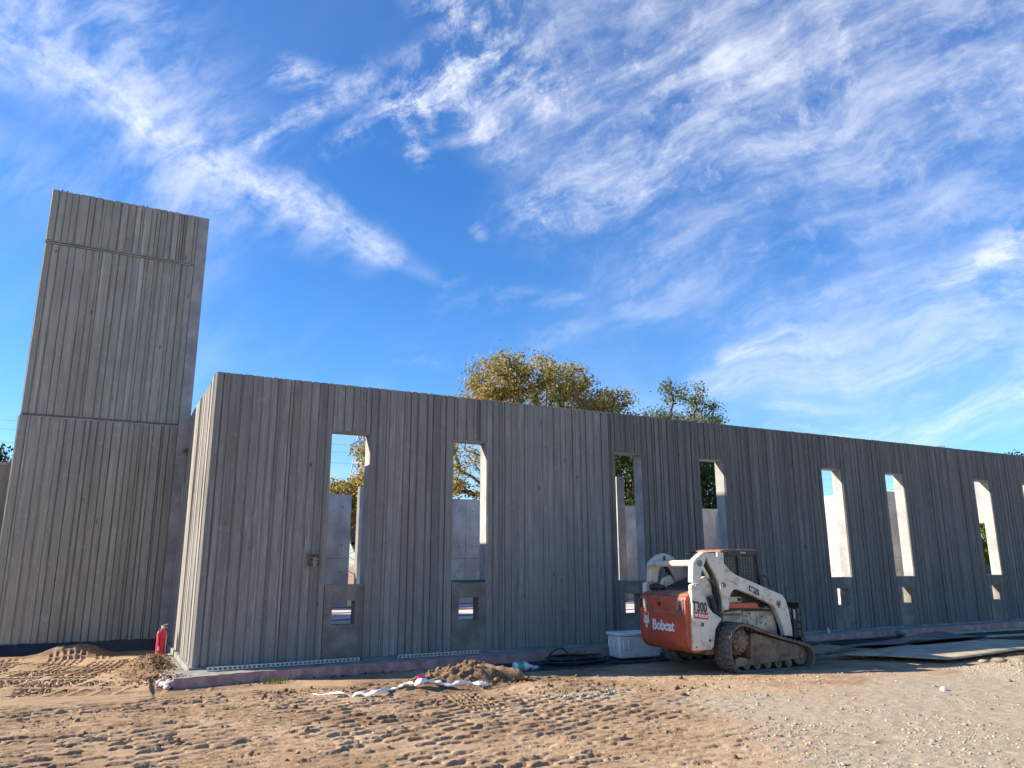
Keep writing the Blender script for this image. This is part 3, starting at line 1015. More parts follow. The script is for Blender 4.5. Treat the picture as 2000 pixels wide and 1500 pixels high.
gate_wall()
o = MB().box(.31, 24.9, .31, 9.88, -.05, .5).build('floor', M['slab'])
tag(o, 'pale concrete floor slab inside the walls', None, None, 'structure')
for i, y in enumerate((6.4, 9.0, 4.0)):
    m = MB().tube([(x, y + .12 * math.sin(x * .7 + i), .512) for x in np.linspace(3, 19, 40)], .012, 6)
    tag(m.build('red_pipe', M['pex'], None, 0, 60), ['middle red pipe along the floor slab', 'red pipe on the slab nearest the rear wall', 'red pipe on the slab nearest the front wall'][i], 'pipe', 'red pipes on the floor slab')
m = MB().tube([(20.2, 5.0, .1), (20.2, 5.0, 2.2)], .035, 8)
tag(m.build('conduit_pipe', M['lilac_pipe'], None, 0, 60), 'lilac plastic conduit rising against the sunlit cross wall', 'conduit')
m = MB().box(5.37, 5.47, 12.0, 12.1, -.1, 1.95)
tag(m.build('yellow_post', M['yellow_steel'], None, .01), 'yellow post glimpsed in the gap beside the rear wall', 'post')

# wall standing behind the tower on the left
lw = empty('end_wall', (-4.6, 9.3, 0), 0, label='dark concrete wall end peeping out left of the tower', cat='wall')
MB().box(-2.2, .98, 0, .3, -.1, 4.2).build('wall_core', M['core'], lw)
MB().box(-2.21, .99, -.02, .32, 4.2, 4.28).build('coping', M['plinth'], lw)

# ---------------------------------------------------------------- kerb, pavement
KERB = [(-.36, -.88), (.7, -.66), (1.1, -.60), (3.0, -.48), (5.0, -.40), (8.0, -.36), (14, -.42), (29, -.30)]


def kerb_y(x):
    for (xa, ya), (xb, yb) in zip(KERB, KERB[1:]):
        if x <= xb:
            return ya + (yb - ya) * (x - xa) / (xb - xa)
    return KERB[-1][1]


def build_kerb():
    xs = np.arange(-.30, 28.8, .06)
    rr = random.Random(5)
    def strip(name, inset0, inset1, z0, z1, mat, jag):
        mb = MB()
        vs, fs = [], []
        for i, x in enumerate(xs):
            jz = rr.uniform(-jag, jag); y = kerb_y(x)
            vs += [(x, y + inset0, z0), (x, y + inset0 + .012, z1 + jz * .6), (x, y + inset1, z1 + .001), (x, y + inset1, z0)]
        n = len(xs)
        for i in range(n - 1):
            for k in range(4):
                fs.append((i * 4 + k, i * 4 + (k + 1) % 4, (i + 1) * 4 + (k + 1) % 4, (i + 1) * 4 + k))
        fs += [(3, 2, 1, 0), ((n - 1) * 4, (n - 1) * 4 + 1, (n - 1) * 4 + 2, (n - 1) * 4 + 3)]
        return mb.add(vs, fs).build(name, mat)
    face = strip('kerb', 0, .12, -.12, .082, M['kerb'], .006)
    tag(face, 'maroon painted kerb along the foot of the wall', None, None, 'structure')
    topping = strip('kerb_topping', .006, .118, .0825, .092, M['kerb_top'], .004)
    topping.parent = face
    pav = MB()
    vs, fs = [], []
    for x in xs:
        vs += [(x, kerb_y(x) + .122, .083), (x, .03, .10)]
    pav.add(vs, [(2 * i, 2 * i + 2, 2 * i + 3, 2 * i + 1) for i in range(len(xs) - 1)])
    p = pav.build('pavement', M['kerb_top'])
    tag(p, 'narrow concrete strip between kerb and wall', None, None, 'structure')
    # left-hand end of the strip under the return wall
    mb = MB().prism([(-.42, -.66), (-.302, -.74), (-.302, .034), (-.032, .034), (-.032, 3.3), (-.40, 3.3)], 'z', -.08, .045)
    e = mb.build('side_pavement', M['kerb_top'], None, .02)
    tag(e, 'broken concrete strip beside the return wall', None, None, 'structure')
    P = np.array([(-.35, -.80, .02), (-.40, -.72, .0), (-.45, -.62, .01), (-.38, -.88, -.02), (-.50, -.78, -.02), (-.33, -.70, .05), (-.47, -.50, .0), (-.55, -.66, -.03)])
    o = stones('kerb_chunk', P, np.array([.10, .085, .075, .06, .05, .05, .06, .045]), M['chip'], .8)
    tag(o, 'broken pinkish white end of the kerb at the wall corner', 'rubble')


build_kerb()


def slotted_channel(xa, ya, xb, yb, z, label):
    L = math.hypot(xb - xa, yb - ya)
    root = empty('slotted_channel', (xa, ya, z), math.atan2(yb - ya, xb - xa), label=label, cat='steel channel', group='slotted steel channels on the pavement')
    m = MB()
    pitch = .075
    n = int(L / pitch)
    m.box(0, L, 0, .004, 0, .012); m.box(0, L, 0, .004, .046, .058)
    for i in range(n + 1):
        x = i * pitch
        m.box(x, min(L, x + .028), .0005, .0035, .0122, .0458)
    m.build('slotted_face', M['steel'], root)
    MB().box(0, L, .0042, .045, .0005, .004).box(0, L, .0042, .045, .054, .0575).build('flange', M['steel'], root)


slotted_channel(.22, -.30, 2.72, -.16, .1, 'longer slotted steel channel leaning along the wall foot near the corner')
slotted_channel(3.42, -.13, 5.05, -.10, .1, 'shorter slotted steel channel lying below the second tall opening')


# ---------------------------------------------------------------- trees
def grow_tree(name, base, lobes, n_targets, leaf_n, leaf_size, spread, mat, label, seed, trunk_r=.3, fork=.35, group=None, droop=0.0):
    r = np.random.default_rng(seed)
    base = np.array(base, float)
    T = []
    vol = np.array([a[3] * a[4] * a[5] for a in lobes]); vol = vol ** (2 / 3.); vol /= vol.sum()
    for (cx, cy_, cz, rx, ry, rz), v in zip(lobes, vol):
        k = max(4, int(n_targets * v))
        d = r.normal(size=(k, 3)); d /= np.linalg.norm(d, axis=1)[:, None]
        rad = r.uniform(.25, 1.0, (k, 1)) ** .45
        T.append(np.array([cx, cy_, cz]) + d * rad * np.array([rx, ry, rz]))
    T = np.concatenate(T)
    cen = T.mean(0)
    zf = base[2] + (T[:, 2].max() - base[2]) * fork
    trunk = [base + (np.array([cen[0], cen[1], zf]) - base) * t + np.array([.12 * math.sin(3 * t), .1 * math.sin(2 * t), 0]) for t in np.linspace(0, 1, 6)]
    nodes = [np.array(p) for p in trunk]; par = [-1, 0, 1, 2, 3, 4]
    root = nodes[-1]
    order = np.argsort(np.linalg.norm(T - root, axis=1))
    tips = []
    for ti in order:
        t = T[ti]
        NA = np.array(nodes[3:])
        dv = t - NA
        dist = np.linalg.norm(dv, axis=1)
        cost = dist + 1.2 * np.maximum(0, NA[:, 2] - t[2]) + .25 * np.linalg.norm(NA - root, axis=1)
        j = int(np.argmin(cost)) + 3
        d = float(np.linalg.norm(t - nodes[j]))
        k = max(1, int(d / .7))
        p0 = nodes[j]; last = j
        for i in range(1, k + 1):
            f = i / k
            p = p0 + (t - p0) * f + np.array([0, 0, .10 * d * math.sin(math.pi * f)]) + r.normal(0, .04, 3) * (i < k)
            nodes.append(p); par.append(last); last = len(nodes) - 1
        tips.append(last)
    nn = len(nodes)
    cnt = np.zeros(nn)
    for t in tips: cnt[t] += 1
    for i in range(nn - 1, 0, -1): cnt[par[i]] += cnt[i]
    rad = trunk_r * (np.maximum(cnt, .6) / len(tips)) ** .42
    rad = np.maximum(rad, .012)
    bm = MB()
    for i in range(1, nn):
        a, b = nodes[par[i]], nodes[i]
        n = 6 if rad[i] > .06 else 3
        ra = rad[par[i]] if rad[par[i]] < rad[i] * 1.8 else rad[i] * 1.25
        bm.tube([a, b], float(ra), n, False, float(rad[i]))
    ob = empty(name, tuple(base), 0, label=label, cat='tree', group=group)
    bm.v = [(v[0] - base[0], v[1] - base[1], v[2] - base[2]) for v in bm.v]
    me = bpy.data.meshes.new('trunk'); me.from_pydata(bm.v, [], bm.f)
    link_mesh('trunk', me, M['bark'], ob, 0, 80)
    # leaves
    A = np.array([nodes[t] for t in tips]); B = np.array([nodes[par[t]] for t in tips])
    per = max(1, leaf_n // len(tips))
    c = np.repeat(np.arange(len(tips)), per)
    f = r.uniform(-.2, 1.0, (len(c), 1))
    C = A[c] * (1 - f) + B[c] * f + r.normal(0, spread, (len(c), 3)) * np.array([1, 1, .75])
    C[:, 2] -= droop * np.abs(r.normal(0, 1, len(c)))
    C -= base
    n = len(C)
    u = r.normal(size=(n, 3)); u /= np.linalg.norm(u, axis=1)[:, None]
    w = r.normal(size=(n, 3)); w[:, 2] += .9 * 0
    w -= u * (w * u).sum(1)[:, None]; w /= np.linalg.norm(w, axis=1)[:, None]
    nrm = np.cross(u, w)
    s = leaf_size * r.uniform(.6, 1.35, (n, 1))
    fold = .25 * s
    V = np.stack([C - u * s, C - w * s * .55 + nrm * fold, C + u * s, C + w * s * .55 + nrm * fold], 1).reshape(-1, 3)
    q = np.arange(4 * n, dtype=np.int32).reshape(n, 4)
    tri = np.stack([q[:, [0, 1, 2]], q[:, [0, 2, 3]]], 1).reshape(-1, 3)
    me = bpy.data.meshes.new('crown')
    me.vertices.add(len(V)); me.vertices.foreach_set('co', V.astype(np.float32).ravel())
    me.loops.add(tri.size); me.loops.foreach_set('vertex_index', tri.ravel())
    me.polygons.add(len(tri))
    me.polygons.foreach_set('loop_start', np.arange(0, tri.size, 3, dtype=np.int32))
    me.polygons.foreach_set('loop_total', np.full(len(tri), 3, np.int32))
    me.update(calc_edges=True)
    link_mesh('crown', me, mat, ob)
    return ob


grow_tree('sycamore_tree', (22.0, 27, 0),
          [(18.4, 26, 12.5, 1.9, 2.3, 1.7), (19.3, 26, 13.3, 1.1, 1.8, .9), (21.4, 26, 13.1, 1.1, 2.0, 1.1), (23.6, 27, 13.2, 1.5, 2.2, 1.3), (25.2, 27, 12.2, 1.3, 2.2, 1.2), (22.0, 26, 11.2, 4.3, 3.4, 1.5),
           (26.9, 26, 11.9, .9, 1.5, .7), (26.2, 26, 10.8, 1.5, 2.0, .9), (16.9, 26, 10.9, 1.1, 2.0, 1.2), (17.2, 26, 7.6, 3.0, 2.6, 2.9), (25.2, 27, 8.0, 3.6, 3.0, 2.2)],
          660, 31000, .098, .28, M['leaf_autumn'], 'big autumn tree with gold brown leaves rising behind the wall', 5, .42)
grow_tree('autumn_tree', (11.6, 27, 0), [(8.7, 26, 4.9, 1.7, 2.0, 1.0), (10.9, 26, 7.5, .9, 1.1, .7), (11.2, 26, 5.6, 1.5, 1.6, 1.2), (10.2, 26, 5.2, 1.2, 1.2, 1.1)],
          170, 8000, .10, .30, M['leaf_autumn'], 'smaller yellowing tree seen through the first tall opening', 8, .22)
grow_tree('green_tree', (34.0, 28, 0),
          [(31.0, 27, 11.4, 1.4, 1.6, .7), (32.2, 27, 13.3, .7, 1.1, .9), (33.4, 27, 11.2, 2.4, 1.8, .7), (35.0, 28, 13.6, .9, 1.3, 1.0), (36.4, 28, 12.4, .8, 1.2, .7), (36.2, 28, 11.4, 1.0, 1.4, .8),
           (34.2, 28, 8.6, 3.4, 2.6, 2.0)],
          330, 11000, .085, .27, M['leaf_green'], 'fine leaved green tree with two tops behind the wall', 12, .32)
grow_tree('dark_tree', (28.5, 22, 0), [(30.0, 21.5, 6.0, 3.2, 2.2, 2.2), (25.0, 21.5, 6.4, 2.2, 2.0, 1.9)], 190, 11000, .13, .40, M['leaf_dark'],
          'dark green tree filling the fourth tall opening', 21, .25)
grow_tree('left_tree', (-7.2, 27, 0), [(-7.0, 27, 4.9, 1.7, 2.0, 2.0), (-6.9, 27, 6.2, 1.1, 1.3, .8), (-8.6, 27, 6.4, 1.3, 1.3, 1.2)], 150, 11000, .10, .34, M['leaf_dark'],
          'leafy green tree at the left edge beyond the tower', 31, .25)
grow_tree('far_tree', (72.5, 27, 0), [(72.6, 27, 10.2, 1.7, 1.8, 1.1), (71.2, 27, 9.6, 1.0, 1.2, .7)], 70, 4000, .15, .45, M['leaf_dark'],
          'distant green tree top just over the right end of the wall', 41, .25)
grow_tree('hedge_shrub', (41.0, 12.0, 0), [(41, 12, 2.4, 2.6, 1.6, 2.0), (44, 14, 2.8, 3, 1.6, 2.2)], 130, 9000, .11, .30, M['leaf_hedge'],
          'yellow green shrub beyond the doorway wall', 51, .08, .2)
o = MB().box(33.0, 42.5, 9.5, 9.55, -.05, 1.62).build('screen_fence', M['greenscreen'])
for i in range(4):
    p = MB().tube([(34 + i * 2.4, 9.6, -.05), (34 + i * 2.4, 9.6, 1.7)], .03, 8).build('post', M['pylon'], o)
tag(o, 'dark green screened fence below the shrub beyond the doorway', 'fence')


# ---------------------------------------------------------------- pylons and lines
def pylon(base, height, w0, w1, arms, label):
    root = empty('lattice_pylon', base, .5, label=label, cat='pylon', group='lattice pylons')
    legs = MB(); br = MB()
    def cor(z):
        w = w0 + (w1 - w0) * z / height
        return [Vector((sx * w, sy_ * w, z)) for sx, sy_ in ((-1, -1), (1, -1), (1, 1), (-1, 1))]
    n = 12
    zs = [height * (1 - (1 - i / n) ** 1.15) for i in range(n + 1)]
    for k in range(4):
        l = MB().tube([cor(z)[k] for z in zs], .09, 4)
        l.build('leg', M['pylon'], root)
    for a, b in zip(zs, zs[1:]):
        A, B = cor(a), cor(b)
        for k in range(4):
            j = (k + 1) % 4
            br.tube([A[k], B[j]], .05, 3); br.tube([A[j], B[k]], .05, 3); br.tube([B[k], B[j]], .05, 3)
    br.build('bracing', M['pylon'], root)
    for z, ln in arms:
        for s in (-1, 1):
            a = MB()
            tip = Vector((s * ln, 0, z + .3))
            for c in cor(z):
                if c.x * s > 0:
                    a.tube([c, tip], .06, 3)
            for c in cor(z + 1.2):
                if c.x * s > 0:
                    a.tube([c, tip], .05, 3)
            for t in (.35, .65):
                w = w0 + (w1 - w0) * z / height
                p = Vector((s * (w + (ln - w) * t), 0, z + .3 * t))
                a.tube([p + Vector((0, 0, -.2)), p + Vector((0, 0, 1.2 * (1 - t)))], .04, 3)
            a.tube([tip, tip + Vector((0, 0, -1.2))], .09, 5)
            a.build('cross_arm', M['pylon'], root)
    return root


pylon((166, 95, 0), 27.6, 4.2, .7, [(21.5, 5), (26.2, 3.6)], 'far lattice pylon whose top shows over the right of the wall')
pylon((31.5, 98, 0), 20.5, 2.6, .5, [(18.5, 2.5)], 'lattice pylon behind the leaves in the first tall opening')
for i, (dz, dy) in enumerate(((0, 0), (-.9, 1.5), (-2.7, 0))):
    pts = []
    for t in np.linspace(0, 1, 24):
        pts.append((-60 + 226 * t, 96 + dy, 19.5 + dz + .8 * t - 1.2 * 4 * t * (1 - t)))
    tag(MB().tube(pts, .016, 4).build('power_line', M['wire'], None, 0, 60), ['topmost power line crossing the sky behind the wall', 'middle power line crossing the sky behind the wall', 'lowest power line crossing the sky behind the wall'][i], 'power line', 'power lines')

# ---------------------------------------------------------------- skid steer loader
def loader():
    root = empty('track_loader', (7.324, -2.684, -.03), -.0645,
                 label='white and red compact track loader parked nose right beside the wall', cat='loader')
    yin, yo = .58, .70
    def near_far(fn):
        for s in (-1, 1):
            fn(s)
    def yy(s, a, b):
        return (s * a, s * b) if s * a < s * b else (s * b, s * a)
    # rear door
    prof = [(.075, .36), (.02, .43), (.0, .52), (-.012, .955), (.0, .965), (-.005, 1.14), (.03, 1.21), (.10, 1.255), (.34, 1.30), (.34, .34), (.14, .315)]
    door = MB().prism(prof, 'y', -.685, .685).build('rear_door', M['red_paint'], root, .03, 40)
    MB().prism([(.035, 1.222), (.105, 1.263), (.345, 1.308), (.345, 1.290), (.11, 1.24)], 'y', -.64, .64).build('hood_top', M['rust_paint'], door, .006)
    MB().prism([(-.017, .958), (-.004, .972), (.05, .972), (.05, .94), (-.016, .944)], 'y', -.672, .672).build('crease_trim', M['rust_paint'], door)
    for s in (-1, 1):
        yc = .535 * s
        lg = MB().box(-.024, .02, yc - .115, yc + .115, .975, 1.175).build('tail_light', M['grey_plastic'], door, .012)
        MB().box(-.032, -.01, yc + s * .015 - (.075 if s < 0 else .0), yc + s * .015 + (.0 if s < 0 else .075), 1.0, 1.15).build('red_lens', M['lens_red'], door, .006)
        MB().box(-.031, -.01, min(yc - s * .01, yc - s * .08), max(yc - s * .01, yc - s * .08), 1.01, 1.135).build('clear_lens', M['lens_white'], door, .006)
    MB().lathe([(.034, -.022), (.034, -.004), (.0, -.003)], 16, 'x', (0, 0.05, 1.075)).build('lock_cover', M['black'], door, 0, 40)
    text_part('lettering', 'Bobcat', .235, M['letters_white'], door, (-.0165, .275, .645), (0, -1, 0), (-.0, 0, 1), .002, .0095, .97)

    def head(mb_org, xd, yd, sc, name, mat, parent, bg=None):
        out = [(-.50, .98), (-.30, .62), (0, .52), (.30, .62), (.50, .98), (.52, .40), (.60, .12), (.74, -.02), (.52, -.10), (.62, -.28), (.36, -.30), (.22, -.52), (.16, -.78), (0, -.90),
               (-.16, -.78), (-.22, -.52), (-.36, -.30), (-.62, -.28), (-.52, -.10), (-.74, -.02), (-.60, .12), (-.52, .40)]
        X, Y = Vector(xd), Vector(yd); Z = X.cross(Y); o = Vector(mb_org)
        def P(a, d): return o + X * (a[0] * sc) + Y * (a[1] * sc) + Z * d
        mb = MB(); n = len(out)
        mb.add([P(a, .0) for a in out] + [P(a, .003) for a in out], [tuple(range(n)), tuple(range(2 * n - 1, n - 1, -1))] + [(i, (i + 1) % n, n + (i + 1) % n, n + i) for i in range(n)])
        e = mb.build(name, mat, parent)
        for s in (-1, 1):
            for pl in ([(s * .12, .10), (s * .42, .26), (s * .40, .12), (s * .2, .0)], [(s * .05, -.30), (s * .22, -.36), (s * .12, -.62)], [(s * .16, .30), (s * .40, .58), (s * .40, .42)]):
                m2 = MB(); k = len(pl)
                m2.add([P(a, .0045) for a in pl], [tuple(range(k))])
                m2.build('emblem_mark', bg, e if parent is root else parent)
    head((-.0165, .46, .775), (0, -1, 0), (0, 0, 1), .145, 'cat_head_emblem', M['letters_white'], door, M['red_paint'])

    # side uprights (white corner panels)
    panel = [(.085, .36), (.10, 1.41), (.17, 1.435), (.24, 1.43), (.29, 1.38), (.38, 1.20), (.43, 1.06), (.52, .96), (.71, .85), (.62, .76), (.56, .68), (.50, .41), (.44, .36)]
    for s in (-1, 1):
        a, b = yy(s, .655, .745)
        sp_ = MB().prism(panel, 'y', a, b).build('side_panel', M['white_paint'], root, .02, 40)
        if s < 0:
            yn = -.7475
            text_part('model_number', 'T300', .215, M['letters_black'], sp_, (.104, yn, .998), (1, 0, -.12), (0.02, 0, 1), .001, .007, .64)
            MB().prism([(.125, .875), (.415, .842), (.415, .955), (.125, .982)], 'y', -.7485, -.745).build('red_decal', M['label_red'], sp_)
            text_part('decal_text', 'Bobcat', .085, M['letters_white'], sp_, (.215, -.7495, .893), (1, 0, -.11), (0, 0, 1), .0006, .003, .8)
            MB().prism([(.145, .905), (.195, .90), (.195, .955), (.17, .935), (.145, .96)], 'y', -.7497, -.747).build('decal_mark', M['letters_white'], sp_)
            MB().prism([(.27, .80), (.31, .80), (.315, .75), (.29, .735), (.265, .75)], 'y', -.7487, -.744).build('blue_sticker', M['logo_blue'], sp_)
            for (hx, hz, hr) in ((.42, .51, .022), (.14, .42, .014), (.38, .92, .01)):
                MB().lathe([(hr, -.7485), (hr, -.744)], 10, 'y', (hx, 0, hz)).build('bolt_hole', M['black'], sp_)
        # pivot pin
        MB().lathe([(.0, s * .775), (.035, s * .775), (.055, s * .76), (.055, s * .62), (0, s * .62)], 16, 'y', (.215, 0, 1.375)).build('pivot_pin', M['steel'], sp_, 0, 40)
        # rear link (upright of the lift arm)
        a, b = yy(s, .565, .70)
        post = [(.165, 1.445), (.19, 1.78), (.27, 1.86), (.42, 1.95), (.52, 1.945), (.46, 1.80), (.37, 1.62), (.33, 1.43)]
        if s > 0:
            post = [(x, z - .015) for x, z in post]
        lk = MB().prism(post, 'y', a, b).build('rear_link', M['white_paint'], root, .016, 40)
        MB().lathe([(0, s * .725), (.042, s * .725), (.055, s * .71), (.055, s * .69), (0, s * .69)], 16, 'y', (.33, 0, 1.765)).build('link_pin', M['grey_plastic'], lk, 0, 40)
        # lift arm with its gusset
        arm = [(.47, 1.945), (.54, 1.945), (.70, 1.89), (.80, 1.815), (1.00, 1.625), (1.12, 1.56), (2.10, 1.215), (2.17, 1.12), (2.22, .96), (2.265, .66), (2.27, .50), (2.08, .52),
               (2.04, .70), (1.98, .86), (1.90, 1.0), (1.84, 1.055), (1.52, 1.185), (1.19, 1.30), (1.09, 1.325), (1.02, 1.31), (.965, 1.25), (.94, 1.18), (.90, .98), (.78, .98),
               (.765, 1.2), (.74, 1.40), (.66, 1.58), (.54, 1.76)]
        a, b = yy(s, .585, .69)
        la = MB().prism(arm, 'y', a, b).build('lift_arm', M['white_paint'], root, .012, 40)
        if s < 0:
            MB().prism([(1.36, 1.395), (1.575, 1.305), (1.575, 1.205), (1.36, 1.295)], 'y', -.6925, -.69).build('black_decal', M['letters_black'], la)
            text_part('decal_text', 'RENT', .062, M['letters_white'], la, (1.375, -.6932, 1.318), (.92, 0, -.385), (.385, 0, .92), .0005, .002, .72)
            text_part('decal_text', 'IT', .062, M['letters_white'], la, (1.40, -.6932, 1.262), (.92, 0, -.385), (.385, 0, .92), .0005, .002, .72)
            MB().prism([(1.48, 1.328), (1.55, 1.298), (1.56, 1.242), (1.525, 1.235), (1.475, 1.275)], 'y', -.6937, -.692).build('decal_mark', M['grey_plastic'], la)
            head((1.995, -.6925, 1.055), (.98, 0, -.05), (.05, 0, .98), .075, 'cat_head_emblem', M['letters_black'], la, M['white_paint'])
            MB().prism([(.90, 1.50), (1.10, 1.43), (1.14, 1.37), (1.10, 1.36), (1.12, 1.41), (.91, 1.475)], 'y', -.6945, -.689).build('raised_rib', M['white_paint'], la, .003)
            for hx, hz in ((2.17, .88), (.82, 1.02), (1.83, 1.12)):
                MB().lathe([(0, -.705), (.024, -.705), (.03, -.695), (.03, -.685)], 12, 'y', (hx, 0, hz)).build('bolt', M['steel'], la, 0, 40)
        # hydraulic hoses and lift cylinder between link and arm
        hz = MB()
        y = s * .60
        for k, (dx, dy) in enumerate(((0, 0), (.035, .015), (.02, -.03))):
            hz.tube([(.47 + dx, y + dy, 1.90), (.50 + dx, y + dy, 1.74), (.60 + dx, y + dy, 1.58), (.68 + dx, y + dy, 1.36), (.72 + dx, y + dy, 1.12), (.70 + dx, y + dy, .98)], .022, 6)
        ho = hz.build('hydraulic_hoses', M['black'], root, 0, 50); ho['kind'] = 'stuff'
        MB().tube([(.58, s * .63, 1.22), (.66, s * .63, .90)], .055, 10).build('hose_guard', M['black'], root, 0, 40)
        MB().tube([(.80, s * .62, 1.36), (.74, s * .62, .92)], .035, 10).tube([(.74, s * .62, .92), (.70, s * .62, .62)], .05, 10).build('lift_cylinder', M['blacksteel'], root, 0, 40)
        MB().lathe([(0, s * .72), (.04, s * .72), (.04, s * .58), (0, s * .58)], 10, 'y', (.81, 0, 1.40)).build('bracket', M['rust_paint'], root, 0, 40)
        # inner uprights of the frame, seen behind the link
        a, b = yy(s, .47, .56)
        MB().prism([(.32, .9), (.30, 1.30), (.42, 1.50), (.56, 1.55), (.66, 1.40), (.72, .9)], 'y', a, b).build('inner_upright', M['white_paint'], root, .012)
    xb = MB().tube([(.26, -.60, 1.765), (.26, .60, 1.752)], .056, 14)
    xb.build('crossbar', M['white_paint'], root, 0, 50)
    # hitch stub at the far corner
    MB().tube([(.18, .56, 1.34), (.20, .40, 1.36), (.28, .30, 1.33)], .05, 8).build('filler_cap', M['black'], root, 0, 50)
    MB().tube([(.22, .44, 1.33), (.25, .26, 1.33)], .03, 8).build('grab_handle', M['blacksteel'], root, 0, 50)
    # engine cover with louvres
    ec = MB().prism([(.30, 1.28), (.36, 1.325), (.92, 1.52), (.92, .9), (.30, .9)], 'y', -.46, .46).build('engine_cover', M['blacksteel'], root, .012)
    for i in range(8):
        x = .42 + i * .065; z = 1.346 + i * .0226
        MB().prism([(x, z), (x + .045, z + .028), (x + .052, z + .02), (x + .012, z - .008)], 'y', -.42, .42).build('louvre', M['black'], ec)
    # body tub
    bd = MB().prism([(.34, .38), (.34, 1.0), (.9, 1.02), (2.02, .98), (2.10, .80), (2.10, .46), (1.9, .34), (.6, .30)], 'y', -.50, .50).build('body', M['cream'], root, .02)
    MB().prism([(.86, .60), (.86, .93), (1.28, .985), (1.28, .72)], 'y', -.565, -.495).build('side_plate', M['cream'], bd, .008)
    MB().prism([(1.30, .70), (1.30, .955), (1.62, .955), (1.98, .94), (2.03, .60), (1.7, .60)], 'y', -.545, -.495).build('front_side_plate', M['cream'], bd, .008)
    MB().prism([(1.60, .70), (1.60, .94), (1.66, .94), (1.66, .70)], 'y', -.556, -.53).build('plate_rib', M['cream'], bd, .006)
    MB().box(.78, 1.22, -.62, -.50, .885, .915).build('step_ledge', M['mudframe'], bd, .006)
    for hx, hz_ in ((1.38, .86), (1.46, .90), (1.40, .76), (1.72, .84), (1.80, .72), (1.70, .74), (1.52, .70)):
        MB().lathe([(.016, -.5485), (.016, -.53)], 8, 'y', (hx, 0, hz_)).build('bolt_hole', M['black'], bd)
    MB().prism([(.98, 1.0), (1.0, 1.09), (1.62, 1.085), (1.66, .985)], 'y', -.57, -.48).build('fender_strip', M['red_bright'], root, .012)
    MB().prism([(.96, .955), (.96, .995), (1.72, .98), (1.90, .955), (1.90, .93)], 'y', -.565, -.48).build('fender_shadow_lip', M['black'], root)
    MB().box(.99, 1.34, -.505, -.46, 1.09, 1.19).build('control_box', M['cream'], root, .01)
    MB().lathe([(0, -.53), (.03, -.53), (.03, -.5), (0, -.5)], 10, 'y', (1.28, 0, 1.145)).build('knob', M['black'], root)
    # cab
    cab = empty('cab', (0, 0, 0)); cab.parent = root
    W = .47
    def bar(x0, x1, y0, y1, z0, z1, mat='cream', nm='cab_post', bv=.008):
        return MB().box(x0, x1, y0, y1, z0, z1).build(nm, M[mat], cab, bv)
    for s in (-1, 1):
        a, b = yy(s, W - .05, W + .0)
        MB().prism([(.86, 1.0), (.90, 1.95), (1.04, 1.95), (1.03, 1.0)], 'y', a, b).build('cab_post', M['white_paint'], cab, .01)
        MB().prism([(1.76, 1.95), (1.84, 1.95), (1.93, 1.05), (1.84, 1.05)], 'y', a, b).build('cab_post', M['blacksteel'], cab, .01)
        MB().prism([(1.03, 1.88), (1.03, 1.97), (1.80, 1.97), (1.80, 1.90)], 'y', a, b).build('cab_rail', M['blacksteel'], cab, .01)
        MB().prism([(1.03, 1.0), (1.03, 1.06), (1.86, 1.06), (1.86, 1.0)], 'y', a, b).build('cab_rail', M['blacksteel'], cab, .01)
        MB().prism([(1.36, 1.06), (1.34, 1.90), (1.40, 1.90), (1.42, 1.06)], 'y', a + .004, b + .004).build('screen_mullion', M['blacksteel'], cab)
        g = MB()
        for k in range(13):
            x = 1.06 + k * .058
            if 1.33 < x < 1.43: continue
            g.box(x, x + .013, s * (W - .02) - .005, s * (W - .02) + .005, 1.06, 1.89)
        for k in range(15):
            z = 1.10 + k * .055
            g.box(1.04, 1.85 - (z - 1.06) * .09, s * (W - .02) - .0045, s * (W - .02) + .0045, z, z + .012)
        g.build('side_screen', M['blacksteel'], cab)
        gl = MB().prism([(1.04, 1.06), (1.04, 1.88), (1.78, 1.88), (1.84, 1.06)], 'y', s * (W - .055) - .003, s * (W - .055) + .003)
        gl.build('side_glass', M['glass'], cab)
    roof = MB().prism([(.96, 1.955), (.97, 1.985), (1.06, 2.006), (1.66, 2.012), (1.82, 1.995), (1.83, 1.97), (1.78, 1.95)], 'y', -.475, .475).build('roof', M['rust_paint'], cab, .014, 40)
    MB().prism([(1.12, 1.90), (1.12, 1.98), (1.815, 1.98), (1.77, 1.90)], 'y', -.486, -.45).build('roof_side_trim', M['blacksteel'], roof, .008)
    text_part('lettering', 'Bobcat', .045, M['letters_white'], roof, (1.40, -.4875, 1.935), (1, 0, 0), (0, 0, 1), .0005, .001, .9)
    MB().prism([(.87, 1.3), (.87, 1.94), (.90, 1.94), (.90, 1.3)], 'y', -.42, .42).build('rear_window', M['glass'], cab)
    MB().box(.84, .90, -.42, .42, 1.05, 1.34).build('rear_bulkhead', M['white_paint'], cab, .01)
    seat = MB().prism([(1.02, 1.05), (1.02, 1.62), (1.10, 1.66), (1.18, 1.20), (1.50, 1.22), (1.50, 1.05)], 'y', -.26, .26).build('seat', M['interior'], cab, .03)
    for s in (-1, 1):
        MB().tube([(1.55, s * .30, 1.08), (1.58, s * .30, 1.32), (1.54, s * .30, 1.42)], .016, 8).build('control_lever', M['black'], cab, 0, 50)
    MB().box(1.30, 1.36, -.12, .14, 1.50, 1.66).build('warning_tag', M['yellow'], cab)
    MB().tube([(1.86, -.50, 1.55), (1.93, -.54, 1.52), (1.99, -.54, 1.26), (1.93, -.50, 1.20)], .013, 8).build('grab_rail', M['black'], root, 0, 50)
    # front carriage for the attachment
    fc = empty('attachment_carriage', (0, 0, 0)); fc.parent = root
